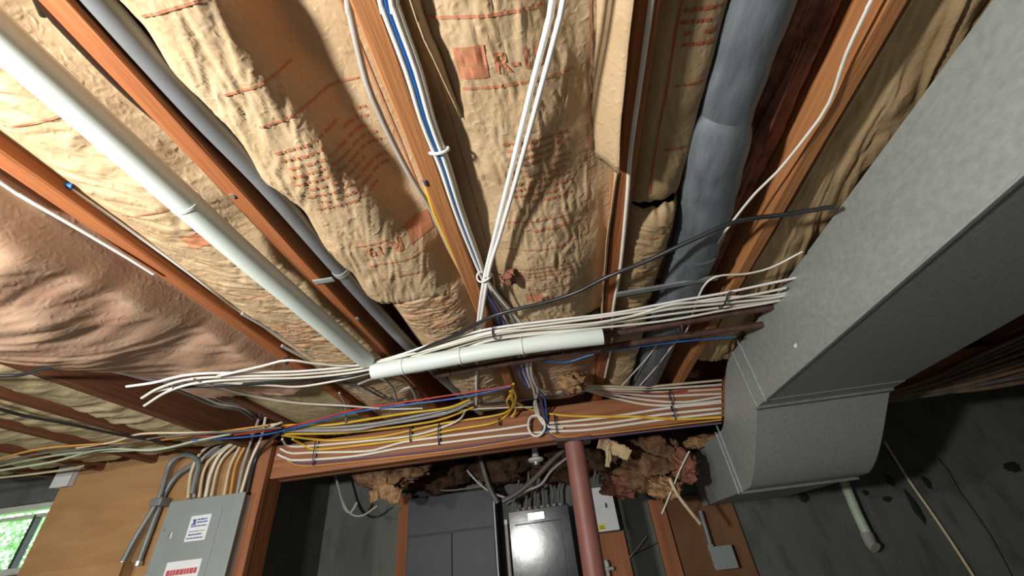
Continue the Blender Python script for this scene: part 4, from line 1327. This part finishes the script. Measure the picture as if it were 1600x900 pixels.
for k, pts in enumerate(([(560, 600), (590, 590), (612, 604), (620, 625)], [(585, 585), (610, 578), (640, 600), (655, 625)], [(625, 612), (640, 605), (650, 622), (646, 632)], [(520, 596), (560, 602), (600, 622), (640, 630)])):
    cable(yline(pts, 2.02 + 0.03 * k), 0.0055, 'cable_grey' if k % 2 == 0 else 'cable_dark',
          ('grey cable curving up at the end of the white conduit', 'dark cable curling by the iron pipes above the beam', 'small grey cable loop in the dark above the beam', 'dark cable drooping above the yellow cables')[k], 'loose cables in the dark above the beam')

# thin greenish cables at far left
G7 = 'thin cables crossing under the left joists to the post'
for k, (pts, m, r_, lb) in enumerate([
    ([(-20, 732), (60, 716), (130, 706), (200, 704), (280, 697), (330, 684), (400, 668), (436, 662)], 'cable_green', 0.0062, 'lowest pale green cable from the window to the post'),
    ([(-20, 722), (60, 702), (150, 694), (230, 690), (320, 678), (420, 664)], 'cable_orange', 0.0045, 'orange cable from the window to the post'),
    ([(-20, 738), (80, 722), (160, 702), (240, 703), (310, 688), (360, 678)], 'cable_green', 0.006, 'second pale green cable from the window to the post'),
    ([(-20, 726), (70, 708), (170, 698), (250, 683), (340, 676), (440, 668)], 'cable_dark', 0.005, 'dark cable among the green cables from the window'),
    ([(-20, 748), (40, 742), (100, 734), (130, 728)], 'cable_cream', 0.006, 'pale cable above the window'),
    ([(120, 700), (180, 690), (220, 678), (300, 676), (400, 673), (440, 660)], 'cable_cream', 0.005, 'cream cable above the plywood board'),
]):
    cable(zline(pts, 2.293 - 0.005 * (k % 4)), r_, m, lb, G7)
cable(zline([(-20, 545), (40, 556), (110, 572), (180, 580), (230, 592), (290, 600)], 2.27), 0.007, 'cable_dark', 'dark cable under the edge of the sagging insulation', 'dark cables under the left joists')
cable(zline([(-20, 588), (30, 586), (70, 576), (110, 570)], 2.272), 0.006, 'cable_black', 'short black cable crossing under the dark one at left edge', 'dark cables under the left joists')
cable(zline([(-20, 634), (40, 650), (110, 663), (190, 680), (250, 690)], 2.278), 0.006, 'cable_black', 'black cable under the yellowish rippled batts', 'dark cables under the left joists')
for k in range(6):
    cable(zline([(262 + 13 * k, 604 + 2 * k), (300 + 12 * k, 619 - k), (335 + 10 * k, 634 - 2 * k), (372 + 8 * k, 640 - 2 * k), (396 + 4 * k, 654 - k)], 2.345 + 0.012 * (k % 3)), 0.006, 'cable_grey' if k % 3 == 1 else 'cable_brown' if k % 3 == 2 else 'cable_dark',
          ['first', 'second', 'third', 'fourth', 'fifth', 'sixth'][k] + ' cable from the left in the dark gap above the panel feed cables', 'cables in the dark gap left of the post')

# feed cables into the top of the grey breaker panel
G8 = 'cables dropping into the grey breaker panel'
FEED = [(294, 776, 300, 735, 322, 700, 385, 674, 'cable_cream'), (303, 775, 308, 735, 330, 704, 395, 672, 'cable_grey'), (311, 775, 320, 732, 342, 706, 400, 668, 'cable_cream'), (321, 774, 331, 735, 352, 702, 408, 668, 'cable_white'),
        (330, 773, 342, 728, 362, 702, 412, 664, 'cable_cream'), (350, 772, 360, 728, 378, 690, 388, 650, 'cable_cream'), (360, 771, 369, 726, 386, 690, 396, 648, 'cable_orange'), (370, 770, 380, 728, 392, 690, 404, 655, 'cable_grey'), (376, 770, 392, 720, 408, 684, 415, 652, 'cable_white')]
ORD = ['first', 'second', 'third', 'fourth', 'fifth', 'sixth', 'seventh', 'eighth', 'ninth']
for k, q in enumerate(FEED):
    cable([Y(q[0], q[1] + 3, 2.165), Y(q[2], q[3], 2.172), Y(q[4], q[5], 2.160), Y(q[6], q[7], 2.15)], 0.0078 if k % 3 else 0.009, q[8], '%s cable from the left dropping into the grey breaker panel' % ORD[k], G8)
cable(yline([(386, 772), (392, 745), (402, 712), (420, 690), (438, 675)], 2.15), 0.009, 'cable_black', 'black cable dropping beside the wooden post')
for pts, lb, r_ in (([(189, 884), (212, 840), (246, 783), (258, 748), (266, 725), (282, 712), (300, 713), (310, 724), (306, 745), (300, 772)], 'grey flexible conduit looping over beside the breaker panel', 0.0125),
                    ([(215, 884), (232, 838), (247, 798), (258, 770), (276, 744), (300, 727), (318, 716), (345, 700)], 'grey flexible conduit slanting up behind the looped one', 0.0135)):
    P_ = spline(yline(pts, 2.155 if 'looping' in lb else 2.182), 0.006)
    o = thing('flexible_conduit', lb, 'conduit', P_[0], 'flexible conduits beside the breaker panel')
    MB().tube(P_, r_, 12, radii=[r_ * (1 + 0.05 * (i % 2)) for i in range(len(P_))]).build('hose', 'flex_conduit', o, 50)
    MB().tube([P_[0], P_[0] + (P_[3] - P_[0])], r_ * 1.35, 12).build('connector', 'bright_metal', o, 40)
q = Y(247, 784, 2.15)
tag(MB().box((q[0] - 0.035, 2.135, q[2] - 0.022), (q[0] + 0.030, 2.200, q[2] + 0.02), 0.008).build('conduit_clamp', 'flex_conduit'), 'grey clamp holding the two flexible conduits together', 'clamp')

# dark cables in the recess over the two back panels
G9 = 'dark cables above the back panels'
for pts, r_, m, y, lb in [
    ([(748, 705), (756, 735), (766, 765), (778, 786)], 0.016, 'cable_dark', 2.80, 'thick dark cable coming down to the gap between the back panels'),
    ([(884, 700), (860, 722), (838, 745), (812, 768), (785, 784)], 0.016, 'cable_dark', 2.80, 'thick dark cable slanting from the column to the gap'),
    ([(890, 712), (862, 735), (845, 757), (820, 768), (792, 786)], 0.008, 'cable_grey', 2.82, 'thin grey cable under the slanting thick one'),
    ([(730, 735), (745, 752), (765, 768), (790, 778)], 0.007, 'cable_grey', 2.82, 'thin grey cable left of the gap between the panels'),
    ([(668, 755), (690, 766), (725, 764), (760, 758)], 0.006, 'cable_dark', 2.86, 'thin loop of cable above the slate-grey cabinet'),
    ([(806, 797), (808, 770), (812, 735), (806, 705)], 0.008, 'cable_dark', 2.93, 'dark cable rising from the left end of the shiny panel'),
    ([(822, 795), (823, 770), (826, 740), (820, 705)], 0.008, 'cable_brown', 2.93, 'brown cable rising from the shiny panel'),
    ([(836, 794), (836, 765), (838, 740), (845, 720)], 0.008, 'cable_dark', 2.93, 'dark cable rising to the lamp holder from the shiny panel'),
    ([(850, 793), (848, 765), (852, 745), (866, 720)], 0.008, 'cable_dark', 2.93, 'dark cable rising from the middle of the shiny panel'),
    ([(862, 792), (864, 770), (858, 748), (870, 725), (882, 705)], 0.008, 'cable_dark', 2.93, 'dark cable curling up near the red column'),
    ([(874, 791), (872, 768), (878, 745), (880, 720)], 0.008, 'cable_dark', 2.93, 'dark cable next to the red column above the shiny panel'),
    ([(920, 700), (930, 725), (928, 755)], 0.008, 'cable_dark', 2.93, 'dark cable just right of the red column'),
    ([(522, 735), (530, 765), (538, 793), (548, 801), (558, 785)], 0.008, 'cable_grey', 2.75, 'grey cable end hooked in the left recess'),
    ([(530, 770), (545, 800), (565, 806), (590, 790)], 0.006, 'cable_grey', 2.75, 'thin grey cable swinging low in the left recess'),
]:
    cable(yline(pts, y), r_, m, lb, G9)

# wires at the right
cable(yline([(1382, 690), (1420, 750), (1455, 800), (1490, 852), (1524, 905)], 3.035), 0.0075, 'cable_cream', 'pale straight wire down the dark wall right of the duct')
cable(yline([(1077, 705, 2.4), (1062, 735, 2.42), (1050, 765, 2.44), (1034, 803, 2.46)], 2.4), 0.004, 'cable_white', 'thin white string hanging in front of the fiberglass clump')
cable(yline([(1046, 748, 2.42), (1058, 772, 2.44), (1076, 796, 2.46), (1094, 818, 2.5)], 2.4), 0.009, 'cable_cream', 'tan strip hanging from the fiberglass clump')
cable(yline([(980, 875), (995, 858), (1010, 838)], 3.03), 0.004, 'cable_grey', 'thin wire on the concrete behind the red column')
G10 = 'brown cables fanning along the beam right of the duct'
for k in range(9):
    e0 = 522 + k * 9.5
    cable(yline([(1340, 622 + k * 1.0), (1400, 610 + k * 1.6 + 2 * math.sin(k)), (1460, 590 + k * 3.4 + 3 * math.sin(k * 2.1)), (1530, 556 + k * 6.5), (1610, e0 - 4 + 2 * math.cos(k * 1.7))], 2.165 + 0.004 * (k % 3)), 0.010, ('cable_brown', 'cable_dark', 'cable_brown')[k % 3],
          ['topmost', 'second', 'third', 'fourth', 'fifth', 'sixth', 'seventh', 'eighth', 'lowest'][k] + ' of the brown cables fanning right of the duct', G10)

# cable ties
GT = 'dark cable ties on the white bundle'


def ztie(px, py, hy, label, z=2.283):
    c0 = Z(px, py, z)
    mb = MB()
    pts = [c0 + np.array((0.002 * math.sin(a), hy * math.cos(a), 0.014 * math.sin(a))) for a in np.linspace(0, 2 * math.pi, 30)]
    mb.tube(pts, 0.0028, 6, caps=False)
    mb.tube([c0 + np.array((0, -hy, 0)), c0 + np.array((0.004, -hy - 0.022, -0.006))], 0.002, 6)
    tag(mb.build('cable_tie', 'tie_navy', smooth=60), label, 'cable tie', GT)


ztie(772, 521, 0.034, 'navy tie around the white bundle above the white pipe')
ztie(1130, 470, 0.045, 'navy tie around the white bundle near the duct')
ztie(449, 563, 0.008, 'small navy tie on the arching white cable')
q = Z(757, 432, 2.300)
tag(MB().tube([q + np.array((0.022 * math.cos(a), 0.006 * math.sin(a * 2), 0.016 * math.sin(a))) for a in np.linspace(0, 2 * math.pi, 26)], 0.003, 6, caps=False).build('cable_tie', 'tie_white', smooth=60), 'white tie where the white wires cross the orange-brown joist', 'cable tie')
q = Z(686, 235, 2.318)
tag(MB().tube([q + np.array((0.020 * math.cos(a), 0.0, 0.010 * math.sin(a))) for a in np.linspace(0, 2 * math.pi, 26)], 0.0035, 6, caps=False).build('cable_tie', 'tie_white', smooth=60), 'white tie around the blue and white cables on the joist', 'cable tie')
for x0, ya, yb2, lb in ((494, 672, 726, 'navy tie on the beam cables near the post'), (642, 660, 690, 'navy tie on the yellow beam cables'), (686, 662, 695, 'navy tie on the white beam cables left of middle'),
                        (868, 648, 677, 'navy tie on the beam cables right of the coil'), (1046, 598, 634, 'navy tie on the fan of cables'), (1052, 634, 656, 'navy tie on the lower beam cables near the duct'), (780, 654, 664, 'small navy tie on a yellow beam cable')):
    pa, pb = Y(x0 - 0.3, ya, 2.176), Y(x0 + 0.3, yb2, 2.176)
    c0, h_ = (pa + pb) / 2, abs(pa[2] - pb[2]) / 2
    o = MB().tube([c0 + np.array((0, -0.0 + 0.016 * math.sin(a), h_ * math.cos(a))) for a in np.linspace(0, 2 * math.pi, 30)], 0.0032, 6, caps=False).build('cable_tie', 'tie_navy', smooth=60)
    tag(o, lb, 'cable tie', 'navy cable ties along the beam')

# marks on the back wall: tarred tie holes and a crack
for px, py, sx, sz in ((1255, 777, 0.03, 0.03), (1352, 770, 0.02, 0.016), (1392, 752, 0.022, 0.03), (1448, 754, 0.022, 0.035), (1386, 780, 0.03, 0.016), (1582, 730, 0.05, 0.028), (1430, 792, 0.02, 0.09)):
    q = Y(px, py, YB - 0.002)
    bm = bmesh.new()
    bmesh.ops.create_icosphere(bm, subdivisions=3, radius=1.0)
    for v in bm.verts:
        k = 1 + 0.35 * float(pn(v.co.x * 2 + px, v.co.z * 2 + py, 5))
        v.co = Vector((q[0] + v.co.x * sx * k, q[1] + v.co.y * 0.004, q[2] + v.co.z * sz * k))
    MB().from_bm(bm).build('tar_patch', 'tar', wall_back, 179)
MB().tube([Y(a, b2, YB - 0.001) for a, b2 in ((1465, 715), (1482, 735), (1500, 768), (1523, 800), (1545, 832), (1562, 862), (1584, 905))], 0.004, 6).build('crack_line', 'tar', wall_back)
MB().tube([Y(a, b2, YB - 0.001) for a, b2 in ((980, 872), (1000, 862), (1025, 850), (1040, 838))], 0.003, 6).build('crack_line', 'tar', wall_back)

# nails and staples on the joists
for px, py, lb in ((558, 498, 'shiny nail head on the red-brown joist by the grey conduit'), (363, 306, 'white paint fleck on the red-brown joist')):
    q = Z(px, py, ZJ)
    tag(MB().tube([q + np.array((0, 0, 0.003)), q + np.array((0, 0, -0.003))], 0.006, 10).build('nail_head', 'bright_metal', smooth=40), lb, 'nail')
q = Z(103, 289, 2.34)
tag(MB().tube([q + np.array((-0.008, -0.006, 0)), q + np.array((0.008, 0.006, 0))], 0.006, 8).build('wire_nut', 'cable_blue', smooth=60), 'small blue wire connector on the rough joist at far left', 'connector')
q = Z(663, 281, 2.315)
tag(MB().tube([q, q + np.array((0.0, 0.014, 0))], 0.005, 8).build('wire_nut', 'cable_violet', smooth=60), 'small violet wire end beside the orange-brown joist', 'connector')

# ================================================================== THE LAMPS (a bare bulb beside the camera and an added fill, both on cords)
for (lx, ly, lz), watt, colr, rad in LAMPS:
    L_ = bpy.data.lights.new('bulb_or_fill_light', 'POINT')
    L_.energy = watt
    L_.color = colr
    L_.shadow_soft_size = rad
    lo_ = bpy.data.objects.new('bulb_or_fill_light', L_)
    COL.objects.link(lo_)
    side = 'left of' if lx < 0 else 'right of'
    pend = thing('pendant_or_fill_lamp', 'bare bulb holder on a cord left of the camera' if lx > -2 else 'added fill lamp on a cord near the left wall', 'lamp', (lx, ly, lz))
    MB().tube([(lx, ly, lz + rad + 0.05), (lx, ly, lz + rad + 0.02), (lx, ly, lz + rad + 0.006)], 0.02, 16, radii=[0.012, 0.02, 0.022]).build('socket', 'porcelain', pend, 50)
    MB().tube([(lx, ly, lz + rad + 0.05), (lx + 0.004, ly, ZC - 0.05), (lx, ly, ZC - 0.001)], 0.004, 8).build('cord', 'cable_black', pend, 60)
    lo_.parent = pend
    lo_.location = (0, 0, 0)
